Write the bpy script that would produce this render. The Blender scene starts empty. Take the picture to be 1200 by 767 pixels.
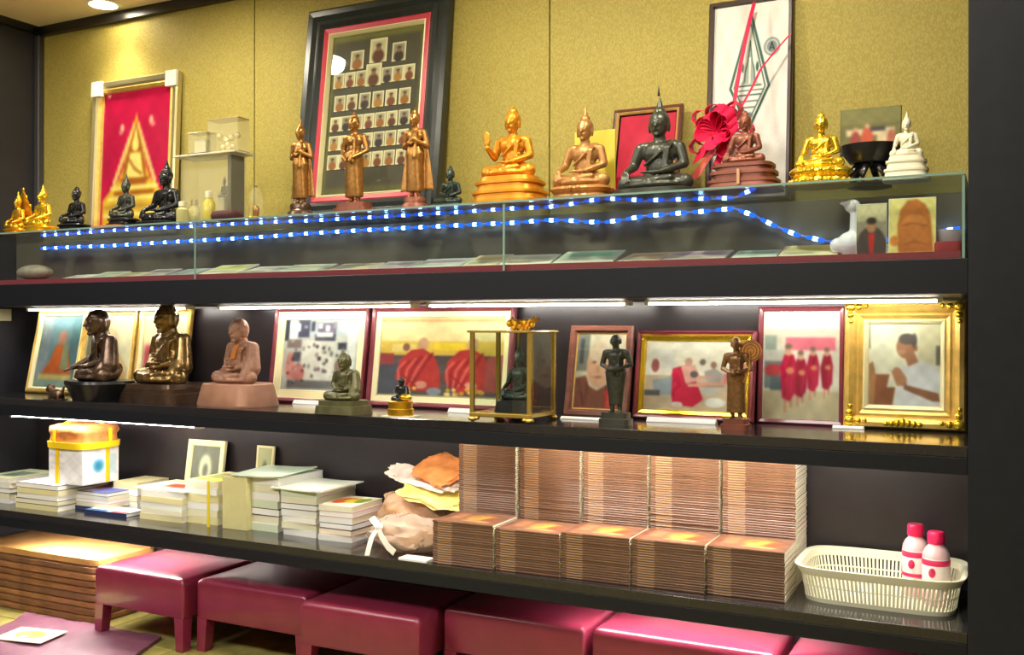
import bpy, bmesh, math, random
import numpy as np
from mathutils import Vector, Matrix, noise, Euler
random.seed(11)
R = math.radians
scene = bpy.context.scene
COL = scene.collection

# ------------------------------------------------------------------ camera, world, exposure
F_PX, YAW, PITCH, ROLL = 1152.9, R(26.725), R(-0.033), R(0.0917)
CAM = Vector((0.0, -2.5, 1.12))
_f = Vector((-math.sin(YAW) * math.cos(PITCH), math.cos(YAW) * math.cos(PITCH), -math.sin(PITCH)))
_r0 = Vector((math.cos(YAW), math.sin(YAW), 0)); _u0 = _r0.cross(_f)
_r = _r0 * math.cos(ROLL) + _u0 * math.sin(ROLL); _u = _u0 * math.cos(ROLL) - _r0 * math.sin(ROLL)
cd = bpy.data.cameras.new('camera'); cam = bpy.data.objects.new('camera', cd); COL.objects.link(cam)
cam.matrix_world = Matrix(((_r.x, _u.x, -_f.x, CAM.x), (_r.y, _u.y, -_f.y, CAM.y), (_r.z, _u.z, -_f.z, CAM.z), (0, 0, 0, 1)))
cd.sensor_fit = 'HORIZONTAL'; cd.sensor_width = 36.0; cd.lens = F_PX / 1200 * 36.0; cd.clip_start = 0.02
scene.camera = cam

w = bpy.data.worlds.new('world'); scene.world = w; w.use_nodes = True
w.node_tree.nodes['Background'].inputs[0].default_value = (1.0, 0.93, 0.82, 1)
w.node_tree.nodes['Background'].inputs[1].default_value = 0.10
vs = scene.view_settings
vs.view_transform = 'Standard'; vs.look = 'None'; vs.gamma = 1.0; vs.use_curve_mapping = False
vs.exposure = 0.9

def area(name, loc, rot, sx, sy, power, col):
    l = bpy.data.lights.new(name, 'AREA'); l.shape = 'RECTANGLE'; l.size = sx; l.size_y = sy
    l.energy = power; l.color = col
    o = bpy.data.objects.new(name, l); COL.objects.link(o); o.location = loc; o.rotation_euler = rot
    return o
# added unseen area lights for general room light, behind and beside the photographer
area('room_fill_light', (-1.0, -2.2, 2.41), (0, 0, 0), 1.2, 0.6, 34, (1.0, 0.96, 0.9))
area('room_fill_light', (-3.2, -2.2, 2.41), (0, 0, 0), 1.2, 0.6, 34, (1.0, 0.96, 0.9))

# ------------------------------------------------------------------ pixel helpers
def ray(x, y): return _f + _r * ((x - 600) / F_PX) + _u * ((383.5 - y) / F_PX)
def PY(x, y, Y): d = ray(x, y); return CAM + d * ((Y - CAM.y) / d.y)
def PZ(x, y, Z): d = ray(x, y); return CAM + d * ((Z - CAM.z) / d.z)

# levels (metres above the floor) and depths (Y, 0 = front face of the shelving)
Z_GT, Z_B1T, Z_B1B, Z_S2T, Z_S2B, Z_S3T, Z_S3B = 1.484, 1.2835, 1.202, 0.848, 0.782, 0.418, 0.355
D = 0.42; XL, XR = -3.79, -0.081; Z_CEIL = 2.425

# ------------------------------------------------------------------ materials
def lin(c):
    out = []
    for v in c[:3]:
        v = v / 255.0
        out.append(v / 12.92 if v <= 0.04045 else ((v + 0.055) / 1.055) ** 2.4)
    return (out[0], out[1], out[2], 1.0)
_M = {}
_ONES = ['', 'first', 'second', 'third', 'fourth', 'fifth', 'sixth', 'seventh', 'eighth', 'ninth', 'tenth', 'eleventh', 'twelfth', 'thirteenth', 'fourteenth', 'fifteenth', 'sixteenth', 'seventeenth', 'eighteenth', 'nineteenth']
def ordw(n):
    if n < 20: return _ONES[n]
    t = {2: 'twent', 3: 'thirt', 4: 'fort'}[n // 10]
    return t + 'ieth' if n % 10 == 0 else t + 'y-' + _ONES[n % 10]
def mat(name, col, rough=0.5, metal=0.0, var=0.0, vscale=20.0, bump=0.0, bscale=60.0, spec=0.5, emit=None, estr=0.0,
        trans=0.0, coat=0.0, alpha=1.0, sss=0.0, stretch=(1, 1, 1)):
    if name in _M: return _M[name]
    m = bpy.data.materials.new(name); m.use_nodes = True; nt = m.node_tree; b = nt.nodes['Principled BSDF']
    c = lin(col); b.inputs['Base Color'].default_value = c
    b.inputs['Roughness'].default_value = rough; b.inputs['Metallic'].default_value = metal
    b.inputs['Specular IOR Level'].default_value = spec
    if coat: b.inputs['Coat Weight'].default_value = coat; b.inputs['Coat Roughness'].default_value = 0.1
    if trans: b.inputs['Transmission Weight'].default_value = trans
    if alpha < 1: b.inputs['Alpha'].default_value = alpha
    if sss: b.inputs['Subsurface Weight'].default_value = sss; b.inputs['Subsurface Scale'].default_value = 0.01
    if emit: b.inputs['Emission Color'].default_value = lin(emit); b.inputs['Emission Strength'].default_value = estr
    if var or bump:
        tc = nt.nodes.new('ShaderNodeTexCoord'); mp = nt.nodes.new('ShaderNodeMapping')
        mp.inputs['Scale'].default_value = stretch; nt.links.new(tc.outputs['Object'], mp.inputs['Vector'])
    if var:
        n = nt.nodes.new('ShaderNodeTexNoise'); n.inputs['Scale'].default_value = vscale; n.inputs['Detail'].default_value = 4
        nt.links.new(mp.outputs[0], n.inputs['Vector'])
        rp = nt.nodes.new('ShaderNodeValToRGB'); e = rp.color_ramp.elements
        e[0].position = 0.3; e[1].position = 0.7
        e[0].color = tuple(v * (1 - var) for v in c[:3]) + (1,); e[1].color = tuple(min(1, v * (1 + var)) for v in c[:3]) + (1,)
        nt.links.new(n.outputs['Fac'], rp.inputs[0]); nt.links.new(rp.outputs[0], b.inputs['Base Color'])
    if bump:
        n2 = nt.nodes.new('ShaderNodeTexNoise'); n2.inputs['Scale'].default_value = bscale; n2.inputs['Detail'].default_value = 3
        nt.links.new(mp.outputs[0], n2.inputs['Vector'])
        bp = nt.nodes.new('ShaderNodeBump'); bp.inputs['Strength'].default_value = bump; bp.inputs['Distance'].default_value = 0.004
        nt.links.new(n2.outputs['Fac'], bp.inputs['Height']); nt.links.new(bp.outputs[0], b.inputs['Normal'])
    _M[name] = m; return m

def glass_mat(name, tint=(250, 253, 251), rough=0.0, ior=1.45, dark=1.0):
    if name in _M: return _M[name]
    m = bpy.data.materials.new(name); m.use_nodes = True; nt = m.node_tree
    for n in list(nt.nodes): nt.nodes.remove(n)
    o = nt.nodes.new('ShaderNodeOutputMaterial'); mx = nt.nodes.new('ShaderNodeMixShader')
    t = nt.nodes.new('ShaderNodeBsdfTransparent'); g = nt.nodes.new('ShaderNodeBsdfGlossy'); fr = nt.nodes.new('ShaderNodeFresnel')
    c = lin(tint); t.inputs[0].default_value = (c[0] * dark, c[1] * dark, c[2] * dark, 1)
    g.inputs['Roughness'].default_value = rough
    ge = nt.nodes.new('ShaderNodeNewGeometry'); mr = nt.nodes.new('ShaderNodeMapRange'); mr.inputs[3].default_value = ior; mr.inputs[4].default_value = 1 / ior
    nt.links.new(ge.outputs['Backfacing'], mr.inputs[0]); nt.links.new(mr.outputs[0], fr.inputs[0])   # thin pane: same reflection on both faces
    nt.links.new(fr.outputs[0], mx.inputs[0]); nt.links.new(t.outputs[0], mx.inputs[1]); nt.links.new(g.outputs[0], mx.inputs[2])
    nt.links.new(mx.outputs[0], o.inputs[0]); _M[name] = m; return m

def print_mat(name='print', rough=0.55):
    if name in _M: return _M[name]
    m = bpy.data.materials.new(name); m.use_nodes = True; nt = m.node_tree; b = nt.nodes['Principled BSDF']
    a = nt.nodes.new('ShaderNodeAttribute'); a.attribute_name = 'Col'; nt.links.new(a.outputs['Color'], b.inputs['Base Color'])
    b.inputs['Roughness'].default_value = rough; b.inputs['Specular IOR Level'].default_value = 0.15
    _M[name] = m; return m

def wall_mat():
    m = bpy.data.materials.new('woven_wallcovering'); m.use_nodes = True; nt = m.node_tree; b = nt.nodes['Principled BSDF']
    tc = nt.nodes.new('ShaderNodeTexCoord')
    n = nt.nodes.new('ShaderNodeTexNoise'); n.inputs['Scale'].default_value = 3.0; n.inputs['Detail'].default_value = 3
    vo = nt.nodes.new('ShaderNodeTexVoronoi'); vo.inputs['Scale'].default_value = 240.0
    mp = nt.nodes.new('ShaderNodeMapping'); mp.inputs['Scale'].default_value = (1, 1, 0.45)
    nt.links.new(tc.outputs['Object'], mp.inputs[0]); nt.links.new(mp.outputs[0], vo.inputs['Vector']); nt.links.new(tc.outputs['Object'], n.inputs['Vector'])
    rp = nt.nodes.new('ShaderNodeValToRGB'); e = rp.color_ramp.elements
    e[0].position = 0.05; e[1].position = 0.65; e[0].color = lin((192, 176, 92)); e[1].color = lin((168, 152, 75))
    nt.links.new(vo.outputs['Distance'], rp.inputs[0])
    mx = nt.nodes.new('ShaderNodeMix'); mx.data_type = 'RGBA'; mx.blend_type = 'MULTIPLY'; mx.inputs[0].default_value = 0.15
    nt.links.new(rp.outputs[0], mx.inputs[6]); nt.links.new(n.outputs['Fac'], mx.inputs[7]); nt.links.new(mx.outputs[2], b.inputs['Base Color'])
    bp = nt.nodes.new('ShaderNodeBump'); bp.inputs['Strength'].default_value = 0.35; bp.inputs['Distance'].default_value = 0.002
    nt.links.new(vo.outputs['Distance'], bp.inputs['Height']); nt.links.new(bp.outputs[0], b.inputs['Normal'])
    b.inputs['Roughness'].default_value = 0.6; b.inputs['Specular IOR Level'].default_value = 0.3
    return m

LAMINATE = mat('dark_laminate', (19, 21, 29), 0.5, spec=0.3, var=0.12, vscale=40, stretch=(1, 1, 8))
SHELFTOP = mat('dark_polished_shelf', (38, 36, 38), 0.14, var=0.1, vscale=30, coat=0.3)
BACKP = mat('dark_back_panel', (44, 39, 42), 0.3, var=0.15, vscale=12)
PILLAR = mat('dark_pillar', (26, 28, 35), 0.55, spec=0.3, var=0.15, vscale=25)
CEILM = mat('ceiling_paint', (232, 216, 178), 0.7, var=0.05, vscale=3)
GOLD = mat('gold', (232, 178, 48), 0.28, 0.85, var=0.12, vscale=30)
GOLD_B = mat('bright_gold', (245, 205, 60), 0.22, 0.8, var=0.12, vscale=30)
GOLD_O = mat('orange_gold', (214, 142, 36), 0.38, 0.55, var=0.2, vscale=20)
BRONZE = mat('bronze', (168, 120, 62), 0.33, 0.75, var=0.3, vscale=25)
BRONZE_P = mat('pale_bronze', (176, 128, 74), 0.4, 0.45, var=0.2, vscale=20)
BRONZE_D = mat('dark_bronze', (92, 72, 58), 0.28, 0.6, var=0.35, vscale=18)
BRONZE_G = mat('green_bronze', (98, 96, 66), 0.4, 0.5, var=0.3, vscale=25)
BRONZE_K = mat('grey_bronze', (74, 76, 68), 0.35, 0.5, var=0.25, vscale=20)
COPPER = mat('copper_brown', (136, 80, 62), 0.4, 0.35, var=0.2, vscale=18)
CLAY = mat('brown_clay', (160, 116, 94), 0.5, 0.05, var=0.2, vscale=14)
BLACKST = mat('black_stone', (34, 34, 36), 0.25, 0.2, var=0.2, vscale=20)
DGREEN = mat('dark_green_stone', (46, 60, 54), 0.35, 0.2, var=0.25, vscale=20)
IVORY = mat('ivory_white', (232, 226, 200), 0.5, 0, var=0.06, vscale=20)
WHITE = mat('white_plastic', (236, 236, 226), 0.4)
CREAM = mat('cream_paper', (226, 220, 188), 0.7)
PAPER = mat('white_paper', (235, 233, 226), 0.6)
GLASS = glass_mat('clear_glass'); GLASSC = glass_mat('case_glass', (246, 251, 249)); ACRYL = mat('milky_acrylic', (226, 222, 186), 0.08, alpha=0.13)
BLACK = mat('black_lacquer', (22, 22, 24), 0.3)
MAROON = mat('maroon_wood', (118, 46, 56), 0.3, var=0.15, vscale=20, coat=0.3)
BROWNW = mat('brown_wood', (112, 66, 52), 0.35, var=0.25, vscale=16, stretch=(1, 1, 4))
CREAMF = mat('cream_lacquer', (232, 222, 172), 0.35)
FGOLD = mat('frame_gold', (226, 188, 98), 0.3, 0.45, var=0.15, vscale=40)
BRASS = mat('brass', (212, 182, 96), 0.25, 0.8)
STEELG = mat('champagne_metal', (205, 190, 140), 0.25, 0.7)

# ------------------------------------------------------------------ mesh builder
class MB:
    def __init__(s): s.v = []; s.f = []; s.m = []
    def add(s, vs, fs, m=0, M=None):
        o = len(s.v)
        s.v += [tuple(M @ Vector(p)) if M else tuple(p) for p in vs]
        s.f += [tuple(i + o for i in q) for q in fs]; s.m += [m] * len(fs); return s
    def box(s, x0, x1, y0, y1, z0, z1, m=0, M=None):
        vs = [(x0, y0, z0), (x1, y0, z0), (x1, y1, z0), (x0, y1, z0), (x0, y0, z1), (x1, y0, z1), (x1, y1, z1), (x0, y1, z1)]
        return s.add(vs, [(0, 3, 2, 1), (4, 5, 6, 7), (0, 1, 5, 4), (1, 2, 6, 5), (2, 3, 7, 6), (3, 0, 4, 7)], m, M)
    def bbox(s, x0, x1, y0, y1, z0, z1, b=0.004, m=0, M=None):
        rings = [[(x0 + k, y0 + k + b, z), (x0 + k + b, y0 + k, z), (x1 - k - b, y0 + k, z), (x1 - k, y0 + k + b, z),
                  (x1 - k, y1 - k - b, z), (x1 - k - b, y1 - k, z), (x0 + k + b, y1 - k, z), (x0 + k, y1 - k - b, z)]
                 for z, k in ((z0, b), (z0 + b, 0), (z1 - b, 0), (z1, b))]
        return s.loft(rings, m, True, M)
    def loft(s, rings, m=0, cap=True, M=None, closed=True):
        n = len(rings[0]); vs = [p for r in rings for p in r]; fs = []
        for k in range(len(rings) - 1):
            for i in range(n if closed else n - 1):
                j = (i + 1) % n
                fs.append((k * n + i, k * n + j, (k + 1) * n + j, (k + 1) * n + i))
        if cap: fs.append(tuple(range(n - 1, -1, -1))); fs.append(tuple((len(rings) - 1) * n + i for i in range(n)))
        return s.add(vs, fs, m, M)
    def lathe(s, prof, n=20, m=0, M=None, c=(0, 0, 0)):
        rings = [[(c[0] + r * math.cos(2 * math.pi * i / n), c[1] + r * math.sin(2 * math.pi * i / n), c[2] + z) for i in range(n)] for r, z in prof]
        return s.loft(rings, m, True, M)
    def sup(s, prof, p=4.0, n=28, m=0, M=None, c=(0, 0, 0)):
        rings = []
        for z, rx, ry in prof:
            rg = []
            for i in range(n):
                a = 2 * math.pi * i / n; ca, sa = math.cos(a), math.sin(a)
                rg.append((c[0] + rx * math.copysign(abs(ca) ** (2 / p), ca), c[1] + ry * math.copysign(abs(sa) ** (2 / p), sa), c[2] + z))
            rings.append(rg)
        return s.loft(rings, m, True, M)
    def ell(s, c, r, m=0, nu=14, nv=9, M=None):
        rings = []
        for k in range(1, nv):
            t = math.pi * k / nv
            rings.append([(c[0] + r[0] * math.sin(t) * math.cos(2 * math.pi * i / nu), c[1] + r[1] * math.sin(t) * math.sin(2 * math.pi * i / nu), c[2] - r[2] * math.cos(t)) for i in range(nu)])
        vs = [p for q in rings for p in q]; fs = []
        for k in range(nv - 2):
            for i in range(nu):
                j = (i + 1) % nu; fs.append((k * nu + i, k * nu + j, (k + 1) * nu + j, (k + 1) * nu + i))
        a = len(vs); vs += [(c[0], c[1], c[2] - r[2]), (c[0], c[1], c[2] + r[2])]
        for i in range(nu):
            j = (i + 1) % nu; fs.append((a, j, i)); fs.append((a + 1, (nv - 2) * nu + i, (nv - 2) * nu + j))
        return s.add(vs, fs, m, M)
    def tube(s, pts, r, n=8, m=0, M=None, cap=True, flat=1.0):
        pts = [Vector(p) for p in pts]; rs = r if isinstance(r, (list, tuple)) else [r] * len(pts); rings = []
        up = Vector((0, 0, 1))
        for i, p in enumerate(pts):
            t = (pts[min(i + 1, len(pts) - 1)] - pts[max(i - 1, 0)]).normalized()
            a = t.cross(up)
            if a.length < 1e-3: a = t.cross(Vector((0, 1, 0)))
            a.normalize(); b = a.cross(t).normalized()
            rings.append([tuple(p + a * (rs[i] * math.cos(2 * math.pi * k / n)) + b * (rs[i] * flat * math.sin(2 * math.pi * k / n))) for k in range(n)])
        return s.loft(rings, m, cap, M)
    def cap(s, a, b, ra, rb, m=0, n=12):
        a = Vector(a); b = Vector(b)
        s.tube([a, b], [ra, rb], n, m); s.ell(a, (ra,) * 3, m, n, 8); s.ell(b, (rb,) * 3, m, n, 8); return s
    def strip(s, pts, wv, th, m=0):
        # ribbon: centre line pts, half width vector wv (one vector or a list), thickness th
        n = len(pts); vs = []; fs = []
        for i, p in enumerate(pts):
            p = Vector(p); wi = Vector(wv[i] if isinstance(wv, list) else wv)
            t = (Vector(pts[min(i + 1, n - 1)]) - Vector(pts[max(i - 1, 0)])).normalized(); nn = t.cross(wi).normalized() * th * 0.5
            vs += [tuple(p - wi - nn), tuple(p + wi - nn), tuple(p + wi + nn), tuple(p - wi + nn)]
        return s.loft([vs[4 * i:4 * i + 4] for i in range(n)], m, True)
    def build(s, name, mats, parent=None, smooth=False, loc=None):
        me = bpy.data.meshes.new(name); me.from_pydata(s.v, [], s.f); me.polygons.foreach_set('material_index', s.m)
        bm = bmesh.new(); bm.from_mesh(me); bmesh.ops.recalc_face_normals(bm, faces=bm.faces); bm.to_mesh(me); bm.free()
        if not isinstance(mats, (list, tuple)): mats = [mats]
        for q in mats: me.materials.append(q)
        if smooth:
            me.polygons.foreach_set('use_smooth', [True] * len(me.polygons))
            if smooth is not True: me.set_sharp_from_angle(angle=R(smooth))
        me.update()
        o = bpy.data.objects.new(name, me); COL.objects.link(o)
        if parent: o.parent = parent
        if loc is not None: o.location = loc
        return o

def tag(o, label=None, cat=None, group=None, kind=None):
    if label: o['label'] = label
    if cat: o['category'] = cat
    if group: o['group'] = group
    if kind: o['kind'] = kind
    return o
def thing(name, label, cat, loc=(0, 0, 0), rz=0.0, group=None, kind=None):
    o = bpy.data.objects.new(name, None); COL.objects.link(o); o.empty_display_size = 0.05
    o.location = loc; o.rotation_euler = (0, 0, rz); return tag(o, label, cat, group, kind)
def struct(o): o['kind'] = 'structure'; return o
def link_mesh(name, me, parent=None, m=None, loc=(0, 0, 0), rot=(0, 0, 0), sc=(1, 1, 1)):
    o = bpy.data.objects.new(name, me); COL.objects.link(o); o.parent = parent; o.location = loc; o.rotation_euler = rot; o.scale = sc
    if m:
        for i, q in enumerate(m if isinstance(m, (list, tuple)) else [m]):
            o.material_slots[i].link = 'OBJECT'; o.material_slots[i].material = q
    return o

# ------------------------------------------------------------------ painted prints (flat pictures as vertex colours)
def paint(nx, ny, ops, bg, blur=2):
    U, V = np.meshgrid((np.arange(nx) + 0.0) / (nx - 1), (np.arange(ny) + 0.0) / (ny - 1))
    img = np.zeros((ny, nx, 3)); img[:] = bg
    px = 1.2 / nx
    rng = np.random.RandomState(3)
    for op in ops:
        k = op[0]; col = np.array(op[-1], float) if k != 'n' else None
        if k == 'r':
            x0, y0, x1, y1 = op[1:5]; dd = np.minimum(np.minimum(U - x0, x1 - U), np.minimum(V - y0, y1 - V))
        elif k == 'e':
            cx, cy, rx, ry = op[1:5]; q = np.sqrt(((U - cx) / rx) ** 2 + ((V - cy) / ry) ** 2); dd = (1 - q) * min(rx, ry)
        elif k == 'p':
            pts = op[1]; ins = np.zeros(U.shape, bool); dmin = np.full(U.shape, 9.0)
            for i in range(len(pts)):
                (xa, ya), (xb, yb) = pts[i], pts[(i + 1) % len(pts)]
                c = ((ya > V) != (yb > V)) & (U < (xb - xa) * (V - ya) / ((yb - ya) or 1e-9) + xa); ins ^= c
                t = np.clip(((U - xa) * (xb - xa) + (V - ya) * (yb - ya)) / ((xb - xa) ** 2 + (yb - ya) ** 2 + 1e-12), 0, 1)
                dmin = np.minimum(dmin, np.hypot(U - xa - t * (xb - xa), V - ya - t * (yb - ya)))
            dd = np.where(ins, dmin, -dmin)
        elif k == 'l':
            pts, wd = op[1], op[2]; asp = op[3] if len(op) > 4 else 1.0; dmin = np.full(U.shape, 9.0)
            for i in range(len(pts) - 1):
                (xa, ya), (xb, yb) = pts[i], pts[i + 1]; ya *= asp; yb *= asp; VV = V * asp
                t = np.clip(((U - xa) * (xb - xa) + (VV - ya) * (yb - ya)) / ((xb - xa) ** 2 + (yb - ya) ** 2 + 1e-12), 0, 1)
                dmin = np.minimum(dmin, np.hypot(U - xa - t * (xb - xa), VV - ya - t * (yb - ya)))
            dd = wd / 2 - dmin
        elif k == 'n':
            img *= 1 + op[1] * (rng.rand(ny, nx, 1) - 0.5); continue
        a = np.clip(dd / px + 0.5, 0, 1)[..., None]; img = img * (1 - a) + col * a
    if nx >= 30:
        lf = sum(np.sin(U * a + p) * np.sin(V * b + q) for a, b, p, q in ((9, 7, 1, 2), (17, 13, 4, .5), (29, 31, 2, 3))); img *= (1 + .03 * lf)[..., None]
        for _ in range(blur):
            q = np.pad(img, ((1, 1), (1, 1), (0, 0)), 'edge'); img = (2 * q[1:-1, 1:-1] + q[:-2, 1:-1] + q[2:, 1:-1] + q[1:-1, :-2] + q[1:-1, 2:]) / 6
    img = np.clip(img, 0, 255) / 255.0
    return np.where(img <= 0.04045, img / 12.92, ((img + 0.055) / 1.055) ** 2.4)
def print_mesh(name, wd, ht, img, y=0.0, flat=False):
    ny, nx = img.shape[:2]; xs = np.linspace(-wd / 2, wd / 2, nx); zs = np.linspace(ht, 0, ny)
    X, Z = np.meshgrid(xs, zs)
    co = np.stack([X, np.full_like(X, y), Z], -1).reshape(-1, 3) if not flat else np.stack([X, Z - ht / 2, np.full_like(X, y)], -1).reshape(-1, 3)
    i = np.arange((ny - 1) * nx).reshape(ny - 1, nx)[:, :-1].ravel()
    fs = np.stack([i, i + nx, i + nx + 1, i + 1], 1)
    me = bpy.data.meshes.new(name); me.from_pydata(co.tolist(), [], fs.tolist())
    at = me.color_attributes.new('Col', 'FLOAT_COLOR', 'POINT')
    at.data.foreach_set('color', np.concatenate([img.reshape(-1, 3), np.ones((nx * ny, 1))], 1).ravel().astype(np.float32))
    me.materials.append(print_mat()); me.update(); return me

# ================================================================== THE ROOM
WALLM = wall_mat()
wb = struct(MB().box(XL - 0.1, 2.5, D + 0.012, D + 0.1, 0, Z_CEIL).build('wall_back', mat('groove_brown', (112, 92, 48), 0.7)))
for i, (xa, xb) in enumerate(((XL, -2.579), (-2.575, -1.337), (-1.333, -0.088), (-0.084, 1.15))):
    MB().bbox(xa, xb, D, D + 0.012, 1.21, 2.39, 0.0015).build('wall_panel', WALLM, wb)
DARKW = mat('dark_side_wall', (42, 41, 48), 0.5, var=0.12, vscale=10)
struct(MB().box(XL - 0.1, XL, -5.0, D + 0.01, 0, Z_CEIL).build('wall_left', DARKW))
struct(MB().box(-0.081, 2.5, 0.0, D + 0.01, 0, Z_CEIL).build('wall_right', PILLAR))
struct(MB().box(2.5, 2.6, -5.0, 0.5, 0, Z_CEIL).build('wall_side', mat('room_wall_paint', (205, 190, 150), 0.7)))
struct(MB().box(XL - 0.1, 2.6, -5.1, -5.0, 0, Z_CEIL).build('wall_front', mat('room_wall_paint', (205, 190, 150), 0.7)))
struct(MB().box(XL - 0.1, 2.6, -5.1, 0.6, Z_CEIL, Z_CEIL + 0.05).build('ceiling', CEILM))
FLOORM = mat('olive_floor', (150, 140, 78), 0.35, var=0.45, vscale=9)
fl = struct(MB().box(XL - 0.1, 2.6, -5.1, 0.6, -0.06, -0.004).build('floor', mat('floor_joint', (70, 62, 40), 0.7)))
_tile = None
for i in range(5):
    for j in range(4):
        if _tile is None:
            _tile = MB().bbox(0, 0.396, 0, 0.396, -0.004, 0.0, 0.0012).build('floor_tile', FLOORM, fl); o = _tile
        else: o = link_mesh('floor_tile', _tile.data, fl)
        o.location = (XL + 0.002 + i * 0.4, D - 0.4 * (j + 1), 0)
MB().box(XL + 2.0, 2.5, -1.18, D, -0.004, 0).build('floor_sheet', FLOORM, fl)
MB().box(XL, 2.5, -5.0, -1.18, -0.004, 0).build('floor_sheet', FLOORM, fl)
struct(MB().box(XL, -0.08, D - 0.028, D, 2.387, Z_CEIL).build('trim_1', BLACK))
struct(MB().box(XL, XL + 0.03, -3.0, D - 0.028, 2.395, Z_CEIL).build('trim_2', BLACK))
struct(MB().bbox(XL, XL + 0.03, D - 0.03, D, Z_GT, 2.39, 0.004).build('trim_3', mat('corner_trim', (64, 62, 66), 0.35)))

# ------------------------------------------------------------------ shelving
def board(x0, x1, y0, y1, z0, z1, n, m, par):
    return MB().bbox(x0 + 1.93, x1 + 1.93, y0, y1, z0 - par.location.z, z1 - par.location.z, 0.0015).build(n, m, par)
tb = MB().bbox(XL + 1.93, XR + 1.93, 0, D, 0, Z_B1T - Z_B1B, 0.0015).build('top_beam', LAMINATE); tb.location = (-1.93, 0, Z_B1B); tag(tb, 'long thick dark beam carrying the glass display case', 'beam')
for zt, zb, lb in ((Z_S2T, Z_S2B, 'long dark polished shelf holding framed photographs and monk statues'), (Z_S3T, Z_S3B, 'long dark polished shelf holding magazines, brown books and the basket')):
    t = thing('long_shelf', lb, 'shelf', (-1.93, 0, zb))
    board(XL, XR, 0.0, D - 0.012, zt - 0.026, zt, 'shelf_board', SHELFTOP, t); board(XL, XR, 0.0, 0.022, zb, zt - 0.026, 'fascia', LAMINATE, t)
for z0, z1 in ((Z_S2T - 0.03, Z_B1B), (Z_S3T - 0.03, Z_S2T - 0.03), (0.0, Z_S3T - 0.03)):
    MB().bbox(XL, XR, D - 0.012, D, z0, z1, 0.001).build('back_panel', BACKP, wb)

# ------------------------------------------------------------------ lamps of the place
def lamp_mat(name, col, s):
    if name in _M: return _M[name]
    m = bpy.data.materials.new(name); m.use_nodes = True; nt = m.node_tree
    for n in list(nt.nodes): nt.nodes.remove(n)
    o = nt.nodes.new('ShaderNodeOutputMaterial'); e = nt.nodes.new('ShaderNodeEmission'); e.inputs[0].default_value = lin(col); e.inputs[1].default_value = s
    nt.links.new(e.outputs[0], o.inputs[0]); _M[name] = m; return m
TUBE_C = (255, 247, 236)
E_MID, E_LOW, E_UNDER = 36.0, 40.0, 60.0
def batten(x0, x1, y, ztop, label, grp, es, drop=0.022, wd=0.03):
    t = thing('strip_light', label, 'light', ((x0 + x1) / 2, y, ztop - drop), 0, grp)
    h = (x1 - x0) / 2
    MB().box(-h, h, -wd / 2, wd / 2, drop * 0.55, drop - 0.0005).build('housing', WHITE, t)
    MB().tube([(-h + 0.01, 0, drop * 0.4), (h - 0.01, 0, drop * 0.4)], drop * 0.38, 10).build('tube', lamp_mat('tube_%d' % int(es), TUBE_C, es), t, True)
    for s in (-1, 1): MB().box(s * (h - 0.006) - 0.006, s * (h - 0.006) + 0.006, -wd / 2, wd / 2, 0.0, drop * 0.55).build('end_cap', WHITE, t)
for k, (a, b) in enumerate(((-3.65, -2.75), (-2.6, -1.75), (-1.7, -1.0), (-0.95, -0.15))):
    batten(a, b, 0.27, Z_B1B, ('white strip light under the top beam above the dark seated monks', 'white strip light under the top beam above the clay monk and collage photo',
           'white strip light under the top beam above the brass glass case', 'white strip light under the top beam above the ornate gold frame')[k], 'strip lights under the top beam', E_MID, drop=0.014, wd=0.04)
batten(-3.50, -2.52, 0.085, Z_S2T - 0.026, 'bright white tube light glowing above the ribboned gift box', 'tube lights under the middle shelf', E_LOW * .55, drop=0.055, wd=0.04)
batten(-1.30, -0.20, 0.085, Z_S2T - 0.026, 'white tube light tucked above the stacks of brown books', 'tube lights under the middle shelf', E_LOW, drop=0.03, wd=0.04)
batten(-2.35, -1.45, 0.085, Z_S2T - 0.026, 'white tube light tucked above the magazine stacks and plastic bags', 'tube lights under the middle shelf', E_LOW * .5, drop=0.03, wd=0.04)
batten(-3.45, -2.68, 0.13, Z_S3T - 0.026, 'tube light under the lowest shelf above the brown mats', 'tube lights under the lowest shelf', E_UNDER * 1.5, drop=0.03, wd=0.04)
batten(-1.10, -0.45, 0.15, Z_S3T - 0.026, 'tube light under the lowest shelf above the shiny red stool', 'tube lights under the lowest shelf', E_UNDER, drop=0.03, wd=0.04)

DL = 0.5
def downlight(loc, power, label, tilt=(0, 0, 0), cone=100):
    t = thing('ceiling_downlight', label, 'light', loc, 0, 'recessed ceiling downlights')
    MB().loft([[(r * math.cos(a * math.pi / 12), r * math.sin(a * math.pi / 12), z) for a in range(24)] for r, z in ((0.07, 0), (0.07, -0.004), (0.055, -0.008), (0.048, 0.0))], 0, False).build('trim_ring', WHITE, t, 40)
    MB().lathe([(0.047, -0.001), (0.046, -0.004), (0.02, -0.006)], 20).build('lens', lamp_mat('downlight_lens', (255, 240, 210), 40), t, True)
    l = bpy.data.lights.new('spot', 'SPOT'); l.energy = power * DL; l.color = (1.0, 0.93, 0.74); l.spot_size = R(cone); l.spot_blend = 1.0; l.shadow_soft_size = 0.045
    o = bpy.data.objects.new('spot_bulb', l); COL.objects.link(o); o.parent = t; o.location = (0, 0, -0.02); o.rotation_euler = tilt
_p = PZ(121, 4, Z_CEIL)
downlight((_p.x, _p.y, Z_CEIL), 22, 'glowing recessed downlight in the ceiling above the red gold-buddha picture')
downlight((-2.61, -0.143, Z_CEIL), 45, 'recessed downlight in the ceiling before the portrait frame', (R(14), 0, 0), 160)
downlight((-1.35, -0.35, Z_CEIL), 55, 'recessed downlight in the ceiling before the orange-gold buddha', (R(20), 0, 0), 160)
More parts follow.
